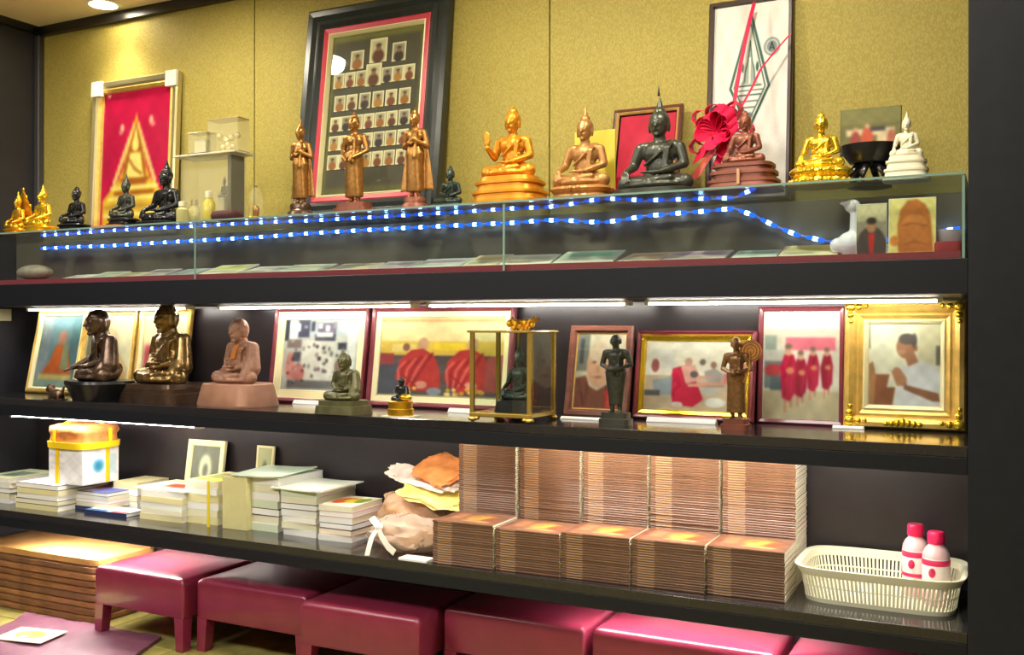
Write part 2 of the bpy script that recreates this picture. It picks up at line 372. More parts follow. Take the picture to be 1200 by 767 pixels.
downlight((0.16, -0.11, Z_CEIL), 26, 'recessed downlight in the ceiling close to the dark pillar', (0, 0, 0), 100)
downlight((-0.55, -0.40, Z_CEIL), 50, 'recessed downlight in the ceiling before the emblem banner', (R(24), 0, 0), 160)
downlight((-3.3, -0.75, Z_CEIL), 40, 'recessed downlight in the ceiling nearer the room on the dark wall side', (R(24), 0, 0), 160)

# ------------------------------------------------------------------ glass display case
XC0, XC1 = XL + 0.004, XR - 0.006
s1 = PY(228, 290, 0).x; s2 = PY(590, 280, 0).x
dc = thing('display_case', 'long low glass display case with red lining under the buddha statues', 'display case', ((XC0 + XC1) / 2, 0, Z_B1T))
cx = (XC0 + XC1) / 2; hz = Z_GT - Z_B1T
edges = [XC0, s1, s2, XC1]
for a, b in zip(edges[:-1], edges[1:]):
    MB().bbox(a - cx + 0.001, b - cx - 0.001, 0.004, 0.010, 0.0005, hz - 0.0085, 0.001).build('front_pane', GLASSC, dc)
    MB().bbox(a - cx + 0.001, b - cx - 0.001, 0.002, D - 0.002, hz - 0.008, hz, 0.001).build('top_pane', GLASSC, dc)
MB().box(XC1 - cx - 0.007, XC1 - cx, 0.011, 0.30, 0.0005, hz - 0.009).build('side_pane', GLASSC, dc)
EDGE = mat('glass_edge', (120, 150, 140), 0.25)
for xx in (s1, s2, XC1 - 0.004): MB().box(xx - cx - 0.003, xx - cx + 0.003, 0.0015, 0.0035, 0.0005, hz - 0.009).build('edge_strip', EDGE, dc)
MB().box(XC0 - cx, XC1 - cx, -0.0005, 0.0015, hz - 0.006, hz - 0.0005).build('edge_strip', EDGE, dc)
LINING = mat('red_lining', (142, 48, 64), 0.7, bump=0.2, bscale=200)
MB().box(XC0 - cx, XC1 - cx - 0.01, 0.013, 0.30, 0.0, 0.018).build('red_lining', LINING, dc)
MB().box(XC0 - cx, XC1 - cx, 0.305, 0.315, 0.0, hz - 0.009).build('back_panel', mat('case_back', (104, 98, 88), 0.4, var=0.1, vscale=8), dc)
Z_CF = Z_B1T + 0.018

# ================================================================== FIGURES (one continuous surface each)
def fuse(name, mb, voxel, smooth=2):
    o = mb.build(name + '_raw', [BLACK]); md = o.modifiers.new('r', 'REMESH'); md.mode = 'VOXEL'; md.voxel_size = voxel; md.use_smooth_shade = True
    if smooth: sm = o.modifiers.new('s', 'SMOOTH'); sm.factor = 0.5; sm.iterations = smooth
    dg = bpy.context.evaluated_depsgraph_get(); me = bpy.data.meshes.new_from_object(o.evaluated_get(dg)); me.name = name
    bpy.data.objects.remove(o)
    if not me.materials: me.materials.append(BLACK)
    me.polygons.foreach_set('use_smooth', [True] * len(me.polygons))
    return me

def head(mb, c, s=1.0, usnisha=True, flame=0.0, fy=0.0, nod=0.0):
    # c = centre of the skull; facing -Y
    x, y, z = c
    P = lambda a, b, d: (x + a * s, y + b * s, z + d * s)
    S = lambda *r: tuple(q * s for q in r)
    mb.ell(P(0, 0, 0), S(0.122, 0.138, 0.16)); mb.ell(P(0, -0.025, -0.075), S(0.094, 0.108, 0.1)); mb.ell(P(0, -0.1, -0.15), S(0.04, 0.03, 0.025))
    mb.cap(P(0, -0.125, 0.03), P(0, -0.155, -0.045), 0.014 * s, 0.024 * s, n=8)
    for q in (-1, 1):
        mb.cap(P(0.03 * q, -0.125, 0.035), P(0.085 * q, -0.095, 0.028), 0.016 * s, 0.012 * s, n=8)
        mb.ell(P(0.05 * q, -0.118, -0.002), S(0.03, 0.016, 0.012), nu=8, nv=6)
        mb.ell(P(0.126 * q, 0.012, -0.03), S(0.02, 0.036, 0.085), nu=10, nv=8)
    mb.ell(P(0, -0.128, -0.09), S(0.042, 0.02, 0.014), nu=8, nv=6)
    if usnisha:
        mb.ell(P(0, 0.022, 0.055), S(0.135, 0.142, 0.128)); mb.ell(P(0, 0.03, 0.175), S(0.078, 0.082, 0.07))
        if flame: mb.cap(P(0, 0.03, 0.22), P(0, 0.03, 0.22 + flame), 0.05 * s, 0.008 * s)
def fingers(mb, base, d, side, n=4, L=0.1, r=0.016, sp=0.028, curl=(0, 0, 0)):
    base = Vector(base); d = Vector(d).normalized(); side = Vector(side).normalized(); curl = Vector(curl)
    for i in range(n):
        k = i - (n - 1) / 2; l = L * (1.0, 1.12, 1.05, 0.85)[i % 4]
        a = base + side * (k * sp); b = a + d * l * 0.55; c = b + (d + curl).normalized() * l * 0.45
        mb.cap(a, b, r, r, n=8); mb.cap(b, c, r, r * 0.8, n=8)

def seated(pose='earth', usnisha=True, flame=0.16, robe=0.0, lean=0.0):
    mb = MB()
    for s in (-1, 1):
        mb.cap((0.13 * s, 0.12, 0.13), (0.385 * s, -0.08, 0.105), 0.13, 0.11)
        mb.cap((0.385 * s, -0.08, 0.095), (-0.06 * s, -0.25, 0.085 + (0.03 if s < 0 else 0)), 0.1, 0.07)
        mb.cap((-0.06 * s, -0.25, 0.1 + (0.03 if s < 0 else 0)), (-0.24 * s, -0.22, 0.125 + (0.03 if s < 0 else 0)), 0.055, 0.042)
    mb.ell((0, -0.08, 0.07), (0.4, 0.25, 0.075))
    mb.ell((0, 0.12, 0.18), (0.25, 0.19, 0.18))
    ty = lambda z: 0.1 - lean * (z - 0.2)
    mb.ell((0, ty(0.36), 0.36), (0.185 + robe * 0.06, 0.14 + robe * 0.05, 0.22)); mb.ell((0, ty(0.54), 0.54), (0.235 + robe * 0.03, 0.15, 0.17))
    mb.cap((-0.2, ty(0.62), 0.625), (0.2, ty(0.62), 0.625), 0.082, 0.082)
    mb.cap((0, ty(0.68), 0.66), (0, ty(0.8) - 0.015, 0.8), 0.09 if usnisha else .115, 0.072 if usnisha else .1)
    hy = ty(0.92) - 0.03
    head(mb, (0, hy, 0.925 if usnisha else .9), 1.0 if usnisha else 1.22, usnisha, flame)
    # robe edge across the chest and the folded sash on the left shoulder
    mb.tube([(0.2, ty(0.68) - 0.02, 0.7), (0.13, ty(0.6) - 0.15, 0.6), (-0.02, ty(0.48) - 0.155, 0.46), (-0.17, ty(0.4) - 0.12, 0.36)], 0.018, 8)
    mb.strip([(0.16, ty(0.68), 0.705), (0.145, ty(0.6) - 0.16, 0.58), (0.12, ty(0.45) - 0.155, 0.42), (0.1, ty(0.3) - 0.16, 0.3)], (0.04, 0, 0), 0.03)
    if robe:   # heavy robe: sleeve side falls from the left arm, folds
        mb.cap((0.27, ty(0.6), 0.6), (0.33, 0.02, 0.25), 0.1, 0.13); mb.cap((0.3, 0.0, 0.3), (0.3, -0.1, 0.14), 0.11, 0.1)
        for k in range(4):
            mb.tube([(0.23 - 0.05 * k, ty(0.6) - 0.13, 0.62 - 0.03 * k), (0.1 - 0.08 * k, ty(0.45) - 0.17, 0.44 - 0.03 * k), (-0.1 - 0.03 * k, ty(0.35) - 0.13, 0.34 - 0.02 * k)], 0.013, 6)
    mb.cap((0.255, ty(0.61), 0.61), (0.325, ty(0.38) - 0.02, 0.38), 0.078, 0.066)
    mb.cap((0.325, ty(0.38) - 0.02, 0.37), (0.09, -0.16, 0.245), 0.06, 0.045)
    mb.ell((0.03, -0.2, 0.235), (0.085, 0.06, 0.032)); fingers(mb, (-0.03, -0.2, 0.24), (-1, -0.1, 0), (0, 1, 0), L=0.1, sp=0.026)
    mb.cap((0.06, -0.17, 0.26), (0.0, -0.16, 0.3), 0.016, 0.013, n=8)
    mb.cap((-0.255, ty(0.61), 0.61), (-0.335, ty(0.38) - 0.02, 0.38), 0.078, 0.066)
    if pose == 'earth':
        mb.cap((-0.335, ty(0.38) - 0.02, 0.37), (-0.345, -0.15, 0.27), 0.06, 0.046)
        mb.ell((-0.345, -0.19, 0.235), (0.05, 0.05, 0.045)); fingers(mb, (-0.345, -0.215, 0.22), (0, -0.35, -1), (1, 0, 0), L=0.13)
        mb.cap((-0.31, -0.19, 0.22), (-0.285, -0.2, 0.15), 0.016, 0.014, n=8)
    elif pose == 'raised':
        mb.cap((-0.335, ty(0.38) - 0.02, 0.37), (-0.36, -0.14, 0.5), 0.058, 0.042)
        mb.ell((-0.36, -0.15, 0.58), (0.05, 0.026, 0.062)); fingers(mb, (-0.36, -0.15, 0.62), (0, 0, 1), (1, 0, 0), L=0.13)
        mb.cap((-0.32, -0.155, 0.56), (-0.295, -0.17, 0.63), 0.016, 0.014, n=8)
    elif pose == 'pray':
        mb.cap((-0.335, ty(0.38) - 0.02, 0.37), (-0.05, -0.2, 0.44), 0.058, 0.042); mb.ell((-0.02, -0.22, 0.5), (0.035, 0.045, 0.06)); fingers(mb, (-0.01, -0.23, 0.55), (0, -0.1, 1), (0, 1, 0), L=0.1)
        mb.cap((-0.02, -0.19, 0.5), (-0.01, -0.17, 0.57), 0.016, 0.013, n=8)
    elif pose == 'knees':
        mb.cap((-0.335, ty(0.38) - 0.02, 0.37), (-0.36, -0.2, 0.22), 0.06, 0.046); mb.ell((-0.36, -0.24, 0.2), (0.05, 0.06, 0.035)); fingers(mb, (-0.36, -0.28, 0.195), (0, -1, -0.6), (1, 0, 0), L=0.09)
        mb.cap((-0.32, -0.24, 0.2), (-0.29, -0.28, 0.18), 0.016, 0.013, n=8)
    else:
        mb.cap((-0.335, ty(0.38) - 0.02, 0.37), (-0.09, -0.17, 0.275), 0.06, 0.045); mb.ell((-0.03, -0.21, 0.285), (0.085, 0.06, 0.03)); fingers(mb, (0.04, -0.21, 0.29), (1, -0.1, 0), (0, 1, 0), L=0.09, sp=0.026)
        mb.cap((-0.05, -0.18, 0.3), (0.0, -0.17, 0.32), 0.016, 0.013, n=8)
    return mb

def standing(arms='chest', flare=0.2, usnisha=True, flame=0.16, slim=False, fan=False):
    mb = MB()   # 1.0 tall to the crown
    for s in (-1, 1):
        mb.cap((0.045 * s, 0.03, 0.015), (0.05 * s, -0.055, 0.012), 0.022, 0.018)
        mb.cap((0.045 * s, 0.01, 0.03), (0.05 * s, 0.0, 0.27), 0.026, 0.042); mb.cap((0.05 * s, 0.0, 0.27), (0.055 * s, 0.0, 0.5), 0.045, 0.065)
    k = 0.6 if slim else 1.0
    if not slim:
        mb.sup([(0.07, 0.115, 0.06), (0.2, 0.11, 0.066), (0.4, 0.105, 0.074), (0.5, 0.112, 0.08), (0.58, 0.095, 0.07)], 2.6, 24)
    else:
        mb.sup([(0.1, 0.075, 0.05), (0.3, 0.085, 0.06), (0.48, 0.1, 0.072), (0.57, 0.085, 0.062)], 2.4, 24)
    if flare:
        for s in (-1, 1):
            mb.loft([[(s * 0.07, 0.04, z), (s * xx, 0.045, z - 0.02), (s * xx, 0.06, z - 0.02), (s * 0.07, 0.065, z)] for z, xx in ((0.1, flare), (0.25, flare * 0.9), (0.42, flare * 0.78), (0.6, flare * 0.66), (0.74, 0.12))], 0, True)
    mb.ell((0, 0.005, 0.62), (0.088, 0.064, 0.1)); mb.ell((0, 0.0, 0.7), (0.108, 0.07, 0.085))
    mb.cap((-0.095, 0.01, 0.75), (0.095, 0.01, 0.75), 0.038, 0.038); mb.cap((0, 0.005, 0.76), (0, -0.005, 0.84), 0.04, 0.034)
    head(mb, (0, -0.012, 0.895), 0.47, usnisha, flame)
    mb.strip([(0.06, 0.0, 0.79), (0.055, -0.07, 0.72), (0.045, -0.068, 0.6), (0.04, -0.078, 0.45)], (0.02, 0, 0), 0.014)
    for s in (-1, 1):
        el = (0.165 * s, 0.02, 0.59); mb.cap((0.12 * s, 0.01, 0.745), el, 0.036, 0.03)
        if arms == 'chest': h = Vector((0.03 * s, -0.085, 0.64 + 0.02 * s)); d = (-s, -0.1, 0.15)
        elif arms == 'bowl': h = Vector((0.05 * s, -0.115, 0.55)); d = (-s, -0.3, 0)
        elif arms == 'ring': h = Vector((0.06 * s, -0.12, 0.50)); d = (-s * 0.6, -0.3, -0.4)
        else: h = Vector((0.16 * s, -0.07, 0.5)); d = (0, -0.3, -1)
        mb.cap(el, h, 0.028, 0.021); mb.ell(h, (0.026, 0.02, 0.024), nu=10, nv=7); fingers(mb, h, d, (0, 0.3, 1) if arms != 'down' else (1, 0, 0), L=0.05, r=0.009, sp=0.013)
        mb.cap(h + Vector((0, 0, 0.012)), h + Vector((-s * 0.012, -0.012, 0.04)), 0.009, 0.007, n=8)
    if arms == 'bowl': mb.ell((0, -0.125, 0.545), (0.06, 0.055, 0.045)); mb.lathe([(0.042, 0.0), (0.052, 0.006), (0.05, 0.014)], 14, 0, None, (0, -0.125, 0.578))
    return mb

T = {}
def tpl(key, fn, vox):
    if key not in T: T[key] = fuse('figure_' + key, fn(), vox)
    return T[key]
T_EARTH = lambda: tpl('earth', lambda: seated('earth', True, 0.17), 0.013)
T_EARTHS = lambda: tpl('earth_short', lambda: seated('earth', True, 0.05), 0.013)
T_RAISE = lambda: tpl('raised', lambda: seated('raised', True, 0.03), 0.013)
T_MED = lambda: tpl('med', lambda: seated('lap', True, 0.1), 0.013)
T_MONK = lambda: tpl('monk', lambda: seated('lap', False, 0, 1.0, 0.06), 0.013)
T_MONKK = lambda: tpl('monk_knees', lambda: seated('knees', False, 0, 0.5, 0.12), 0.013)
T_STAND = lambda: tpl('stand', lambda: standing('chest', 0.2, True, 0.18), 0.008)
T_STANDR = lambda: tpl('stand_ring', lambda: standing('ring', 0.0, True, 0.1), 0.008)
T_STANDW = lambda: tpl('stand_wide', lambda: standing('chest', 0.24, True, 0.08), 0.008)
T_STANDM = lambda: tpl('stand_monk', lambda: standing('bowl', 0.0, False, 0, True), 0.008)
T_STANDB = lambda: tpl('stand_bowl', lambda: standing('bowl', 0.0, False, 0, False), 0.008)
H_SEAT = {'earth': 1.36, 'earth_short': 1.23, 'raised': 1.21, 'med': 1.29, 'monk': 1.09, 'monk_knees': 1.09}

# pedestal profiles: (z, half width, half depth) for a figure 1 unit wide
P_LOTUS = [(0, .52, .40), (.05, .53, .41), (.06, .47, .36), (.11, .43, .33), (.13, .46, .35), (.17, .51, .39), (.2, .49, .37), (.22, .45, .33)]
P_TALL = [(0, .66, .48), (.07, .66, .48), (.08, .60, .44), (.17, .58, .42), (.18, .62, .45), (.22, .62, .45), (.23, .55, .40), (.33, .52, .38), (.34, .57, .41), (.38, .57, .41), (.39, .50, .36), (.46, .47, .34)]
P_STEP = [(0, .70, .50), (.05, .70, .50), (.055, .62, .45), (.1, .6, .44), (.105, .64, .46), (.145, .64, .46), (.15, .54, .4), (.21, .54, .4), (.215, .6, .43), (.26, .6, .43), (.265, .5, .37), (.31, .48, .36), (.315, .55, .4), (.36, .55, .4), (.37, .5, .36)]
P_SLAB = [(0, .56, .44), (.16, .55, .43), (.17, .52, .4)]
P_BLOCK = [(0, .60, .46), (.02, .62, .48), (.25, .55, .43), (.27, .52, .4)]
P_THIN = [(0, .52, .42), (.07, .52, .42), (.08, .5, .4)]

def statue(name, label, key, tplf, px, ytop, Y, Z, ped, mb_, mp_, rz=0.0, wide=1.0, group=None, cat='statue', pexp=3.2, ybase=None):
    """seated figure: px = centre pixel column, ytop = pixel row of the crown, Y = depth of the axis"""
    me = tplf(); ph = ped[-1][0] if ped else 0.0
    c = PY(px, 300, Y); H = PY(px, ytop, Y).z - Z
    s = H / (H_SEAT[key] + ph); sx = s * wide
    t = thing(name, label, cat, (c.x, Y, Z), rz, group)
    if ped:
        MB().sup([(z * s, a * sx, b * sx) for z, a, b in ped], pexp, 32).build('pedestal', mp_ or mb_, t, 35)
    link_mesh('figure', me, t, mb_, (0, 0, ph * s - 0.012 * s), (0, 0, 0), (sx, sx, s))
    t['s'] = s; return t

def lotus_petals(t, s, z, rx, ry, h, m, n=22):
    mb = MB()
    for i in range(n):
        a = 2 * math.pi * i / n; c = (rx * s * math.cos(a), ry * s * math.sin(a), z * s)
        mb.ell(c, (0.055 * s, 0.055 * s, h * s), nu=8, nv=6)
    return mb.build('lotus_petals', m, t, True)

# ------------------------------------------------------------------ statues on the glass case
ZT = Z_GT
st = statue('buddha_statue', 'small gold buddha with a flame-shaped halo beside the dark wall', 'earth', T_EARTH, 19, 222, 0.10, ZT, P_LOTUS, GOLD, GOLD, wide=0.85)
s = st['s']
hm = MB(); pr = [(-.5, .15), (-.5, .6), (-.36, 1.0), (-.16, 1.32), (0, 1.6), (.16, 1.32), (.36, 1.0), (.5, .6), (.5, .15)]
hm.loft([[(x * s, 0.24 * s, z * s) for x, z in pr], [(x * s * .98, 0.3 * s, z * s) for x, z in pr]])
for x, z in pr[:-1]: hm.ell((x * s, 0.27 * s, z * s), (.05 * s, .04 * s, .09 * s), nu=8, nv=6)
hm.build('halo', GOLD, st, 40)
statue('buddha_statue', 'small bright gold seated buddha by the corner trim', 'earth', T_EARTH, 47, 213, 0.09, ZT, P_LOTUS, GOLD_B, GOLD_B, wide=1.0)
statue('buddha_statue', 'small black seated buddha with grey topknot next to gold buddha', 'earth', T_EARTHS, 87, 211, 0.09, ZT, P_LOTUS, BLACKST, BLACKST, wide=1.0)
statue('buddha_statue', 'slim dark seated buddha on an orange tray before the red picture', 'earth', T_EARTH, 145, 200, 0.09, ZT + 0.008, P_LOTUS, BRONZE_K, BLACKST, wide=0.9)
c = PY(137, 260, 0.09)
tr = MB().sup([(0, .075, .06), (.003, .08, .065), (.0075, .08, .065)], 5, 24).build('tray', mat('orange_tray', (205, 128, 84), 0.5)); tr.location = (c.x, 0.09, ZT); tag(tr, 'flat orange tray under the slim dark buddha', 'tray')
statue('buddha_statue', 'larger glossy black buddha with pointed crown before the red picture', 'earth', T_EARTH, 191, 182, 0.10, ZT, P_THIN, BLACKST, BLACKST, wide=1.0)
st = statue('buddha_statue', 'orange-gold buddha raising its right hand on a tall stepped pedestal', 'raised', T_RAISE, 598, 121, 0.13, ZT, P_TALL, GOLD_O, GOLD_O, wide=0.98)
st = statue('buddha_statue', 'pale bronze seated buddha in front of a yellow card', 'earth', T_EARTH, 683, 118, 0.12, ZT, P_LOTUS, BRONZE_P, BRONZE_P, wide=0.98)
lotus_petals(st, st['s'], .17, .46, .35, .05, BRONZE_P)
st = statue('buddha_statue', 'dark grey-green bronze buddha with tall spire in front of red picture', 'earth', T_EARTH, 770, 106, 0.12, ZT, P_THIN, BRONZE_K, BRONZE_K, wide=1.08)
MB().tube([(0, .06 * st['s'], 1.38 * st['s']), (0, .06 * st['s'], 1.52 * st['s'])], [0.02 * st['s'], 0.004 * st['s']], 8).build('spire', BRONZE_K, st, True)
st = statue('buddha_statue', 'copper-brown buddha on a wide stepped throne beside the red bow', 'earth_short', T_EARTHS, 872, 126, 0.12, ZT, [(z * 1.6, a * 1.22, b * 1.1) for z, a, b in P_STEP], COPPER, COPPER, wide=0.95, pexp=5)
s = st['s']; MB().box(-0.03 * s, 0.03 * s, -0.56 * s, -0.5 * s, 0.1 * s, 0.42 * s).build('drape', mat('tan_drape', (200, 150, 110), 0.5), st)
st = statue('buddha_statue', 'shiny bright gold buddha on a round lotus throne', 'earth_short', T_EARTHS, 961, 127, 0.12, ZT, [(z * 1.7, a * 1.22, b * 1.22) for z, a, b in P_LOTUS], GOLD_B, GOLD_B, wide=1.0, pexp=2.3)
lotus_petals(st, st['s'], .3, .56, .45, .06, GOLD_B); lotus_petals(st, st['s'], .1, .6, .48, .06, GOLD_B)
st = statue('buddha_statue', 'ivory white buddha with pointed crown on a stepped base', 'earth', T_EARTH, 1062, 127, 0.11, ZT, [(z * 1.5, a * 1.05, b * 1.05) for z, a, b in P_TALL], IVORY, IVORY, wide=0.9, pexp=4)

def stand_statue(name, label, tplf, px, ytop, Y, Z, bh, mb_, mp_, rz=0, base='rock', hx=1.0, wide=1.0, cat='statue', crown=1.0, bw=1.0):
    me = tplf(); c = PY(px, 300, Y); H = PY(px, ytop, Y).z - Z; s = (H - bh) / crown
    t = thing(name, label, cat, (c.x, Y, Z), rz)
    if base == 'rock':
        mb = MB(); mb.sup([(0, .16 * s * bw, .13 * s), (bh * .4, .15 * s * bw, .12 * s), (bh * .55, .12 * s * bw, .1 * s), (bh * .8, .13 * s * bw, .1 * s), (bh, .12 * s * bw, .09 * s)], 2.4, 24)
    else:
        mb = MB(); mb.sup([(0, .15 * s * bw, .13 * s), (bh * .5, .15 * s * bw, .13 * s), (bh * .55, .13 * s * bw, .11 * s), (bh, .13 * s * bw, .11 * s)], 6, 24)
    mb.build('base', mp_, t, 35)
    link_mesh('figure', me, t, mb_, (0, 0, bh - 0.001), (0, 0, 0), (s * wide, s * wide, s)); t['s'] = s
    return t
stand_statue('standing_buddha', 'slender bronze standing buddha with pointed crown beside the portrait frame', T_STAND, 352, 133, 0.09, ZT, 0.045, BRONZE, BRONZE_D, base='rock', crown=1.14, wide=0.95, bw=1.1)
stand_statue('standing_buddha', 'bronze standing buddha with arms in a ring before portrait cards', T_STANDR, 415, 124, 0.09, ZT, 0.035, BRONZE, COPPER, base='block', crown=1.1, wide=1.0, bw=1.5)
stand_statue('standing_buddha', 'bronze standing buddha with spread robe before portrait frame', T_STANDW, 486, 120, 0.09, ZT, 0.04, BRONZE, COPPER, base='rock', crown=1.09, wide=0.95)
st = statue('buddha_statue', 'small dark green stone figure beside the black portrait frame', 'med', T_MED, 526, 190, 0.2, ZT, P_BLOCK, DGREEN, DGREEN, wide=1.0)

# ------------------------------------------------------------------ statues on the middle shelf
Z2 = Z_S2T
st = statue('monk_statue', 'dark bronze monk statue sitting beside the teal monk painting', 'monk_knees', T_MONKK, 117, 361, 0.10, Z2, [(0, .38, .32), (.1, .42, .35), (.26, .5, .42), (.3, .49, .41)], BRONZE_D, BLACK, rz=R(-22), wide=1.08)
st = statue('monk_statue', 'bronze monk statue with gold highlights on a wide dark plinth', 'monk', T_MONK, 194, 355, 0.2, Z2, [(0, .6, .42), (.12, .6, .42), (.125, .56, .41), (.18, .56, .41), (.185, .52, .4), (.24, .51, .39)], mat('gilded_dark_bronze', (140, 112, 68), 0.25, 0.7, var=0.45, vscale=12), BRONZE_D, rz=R(-5), wide=1.02, pexp=6)
st = statue('monk_statue', 'brown clay monk statue sitting on a block between dark panel and collage photo', 'monk', T_MONK, 279, 372, 0.14, Z2, [(0, .62, .5), (.03, .63, .51), (.36, .55, .44), (.38, .52, .41)], CLAY, CLAY, rz=R(-8), wide=1.04)
s = st['s']; MB().strip([(.1 * s, -.085 * s, 1.02 * s), (.06 * s, -.095 * s, .95 * s), (.02 * s, -.1 * s, .86 * s), (0, -.1 * s, .78 * s)], (.06 * s, 0, .01 * s), .03 * s).build('orange_sash', mat('orange_sash', (196, 120, 54), .6), st)
st = statue('monk_statue', 'small green-bronze monk statue on a two-step base before the collage photo', 'monk', T_MONK, 403, 412, 0.06, Z2, [(0, .58, .46), (.18, .56, .44), (.19, .5, .4), (.3, .5, .4)], BRONZE_G, BRONZE_G, wide=1.0, pexp=5)
t = statue('monk_statue', 'tiny black monk figure on a gold drum base before the red monks photo', 'monk', T_MONK, 470, 441, 0.06, Z2 + 0.002, [(0, .62, .5), (.3, .62, .5), (.32, .56, .46), (.62, .58, .48), (.66, .5, .42)], BLACKST, GOLD, wide=0.95, pexp=2.6)
s = t['s']; MB().ell((.3 * s, -.1 * s, .82 * s), (.34 * s, .2 * s, .16 * s)).build('gold_robe', GOLD, t, True)
o = MB().box(-.05, .05, -.035, .035, 0, .002).build('paper_card', CREAM); o.location = (PY(470, 480, .06).x, .06, Z2); tag(o, 'cream card lying under the tiny black monk figure', 'card')
st = stand_statue('standing_monk', 'slim dark standing monk statue on a grey block before the wooden portrait', T_STANDM, 722, 388, 0.11, Z2, 0.035, BRONZE_K, BRONZE_K, base='block', wide=1.15, bw=1.3)
st = stand_statue('standing_monk', 'brown bronze standing monk statue carrying a round fan', T_STANDB, 863, 391, 0.14, Z2, 0.03, mat('warm_bronze', (142, 104, 66), 0.35, 0.5, var=0.3, vscale=20), COPPER, base='block', wide=1.0, bw=1.1)
s = st['s']; fm = mat('fan_amber', (196, 136, 62), 0.4, 0.3, var=0.3, vscale=40)
fb = MB(); Mx = Matrix.Translation((.165 * s, .02 * s, .93 * s)) @ Matrix.Rotation(R(90), 4, 'X')
fb.lathe([(0.02 * s, -.012 * s), (.125 * s, -.01 * s), (.135 * s, 0), (.125 * s, .01 * s), (.02 * s, .012 * s)], 24, 0, Mx); fan_o = fb.build('fan', fm, st, 30)
rr = MB()
for k in range(3): rr.loft([[(( .04 + .035 * k + dr) * s * math.cos(a * math.pi / 12), dz * s, (.04 + .035 * k + dr) * s * math.sin(a * math.pi / 12)) for a in range(24)] for dr, dz in ((-.006, -.011), (0, -.017), (.006, -.011))], 0, False, Matrix.Translation((.165 * s, .02 * s, .93 * s)))
rr.build('fan_ring', COPPER, fan_o, True)
MB().tube([(.1 * s, -.06 * s, .56 * s), (.16 * s, -.02 * s, .72 * s), (.165 * s, .01 * s, .93 * s)], .012 * s, 8).build('fan_handle', fm, st, True)

# ================================================================== FRAMED PICTURES
def ringrect(w_, h_, ins, y): return [(-w_ / 2 + ins, -y, ins), (w_ / 2 - ins, -y, ins), (w_ / 2 - ins, -y, h_ - ins), (-w_ / 2 + ins, -y, h_ - ins)]
def frame(name, label, x0, x1, Z, h_, Yb, Yt, layers, img, inset, py=0.006, rz=0.0, glass=True, cat='picture', thick=None):
    """x0,x1 = left and right X; layers = [(part, material, [(inset, front depth)...])]; leans from Yb (foot) to Yt (top)"""
    w_ = x1 - x0; t = thing(name, label, cat, ((x0 + x1) / 2, Yb, Z), rz)
    t.rotation_euler = (-math.asin(max(-1, min(1, (Yt - Yb) / h_))), 0, rz)
    for part, m, prof in layers:
        MB().loft([ringrect(w_, h_, a, b) for a, b in prof], 0, False).build(part, m, t)
    MB().box(-w_ / 2 + 0.003, w_ / 2 - 0.003, -0.005, 0.0, 0.003, h_ - 0.003).build('backing_board', BROWNW, t)
    if img is not None:
        me = print_mesh('photo_print', w_ - 2 * inset, h_ - 2 * inset, img, -py); link_mesh('photo_print', me, t, None, (0, 0, inset))
    if glass: MB().box(-w_ / 2 + inset, w_ / 2 - inset, -py - 0.003, -py - 0.001, inset, h_ - inset).build('glass_pane', GLASS, t)
    t['w'] = w_; t['h'] = h_; return t
def fx(xl, xr, Y, y=400): return PY(xl, y, Y).x, PY(xr, y, Y).x
SKIN, SKIN2 = (176, 122, 92), (150, 98, 74)

# --- red picture with the gold buddha, light metal frame with pale corners
g1, g2, g3 = (236, 184, 50), (255, 228, 130), (176, 96, 24)
ops = [('p', [(.5, .15), (.54, .27), (.58, .38), (.63, .45), (.67, .56), (.74, .66), (.88, .74), (.97, .8), (.97, 1), (.03, 1), (.03, .8), (.12, .74), (.26, .66), (.33, .56), (.37, .45), (.42, .38), (.46, .27)], g1),
       ('p', [(.5, .22), (.6, .42), (.66, .56), (.68, .7), (.32, .7), (.34, .56), (.4, .42)], g3), ('e', .5, .4, .05, .05, g2), ('p', [(.5, .26), (.54, .38), (.46, .38)], g2),
       ('p', [(.42, .46), (.58, .46), (.62, .6), (.66, .66), (.34, .66), (.38, .6)], g2), ('l', [(.4, .5), (.5, .58), (.6, .62)], .02, g3), ('l', [(.3, .66), (.7, .66)], .03, g3),
       ('r', .14, .7, .86, .73, g2), ('r', .2, .74, .8, .77, g3), ('r', .1, .78, .9, .81, g2), ('r', .05, .84, .95, .87, (200, 150, 60)), ('r', .04, .9, .96, .93, g2),
       ('e', .29, .27, .03, .035, (240, 190, 150)), ('e', .27, .3, .025, .02, (230, 140, 130)), ('e', .72, .23, .03, .035, (240, 190, 150)), ('e', .75, .26, .03, .02, (230, 140, 130)), ('n', .12)]
for k in range(9):
    a = .16 + k * .06; ops.insert(1, ('e', .5 - .04 - k * .033, .28 + k * .05, .02, .045, g2)); ops.insert(1, ('e', .5 + .04 + k * .033, .28 + k * .05, .02, .045, g2))
Y = 0.40; x0, x1 = fx(111, 210, Y); ht = PY(160, 91, Y).z - ZT
t = frame('framed_picture', 'crimson picture of a gold buddha in a pale gold metal frame', x0, x1, ZT, ht, 0.385, 0.415,
          [('moulding', STEELG, [(0, 0), (0, .022), (.006, .028), (.022, .026), (.03, .02)]), ('liner', FGOLD, [(.03, .02), (.036, .024), (.046, .016), (.05, .006)])], paint(70, 120, ops, (206, 8, 72)), 0.05)
for sx in (-1, 1):
    M = MB(); X = sx * t['w'] / 2; M.box(min(X, X - sx * .058), max(X, X - sx * .058), -.034, -.02, t['h'] - .06, t['h'] + .002); M.build('corner_cap', WHITE, t)

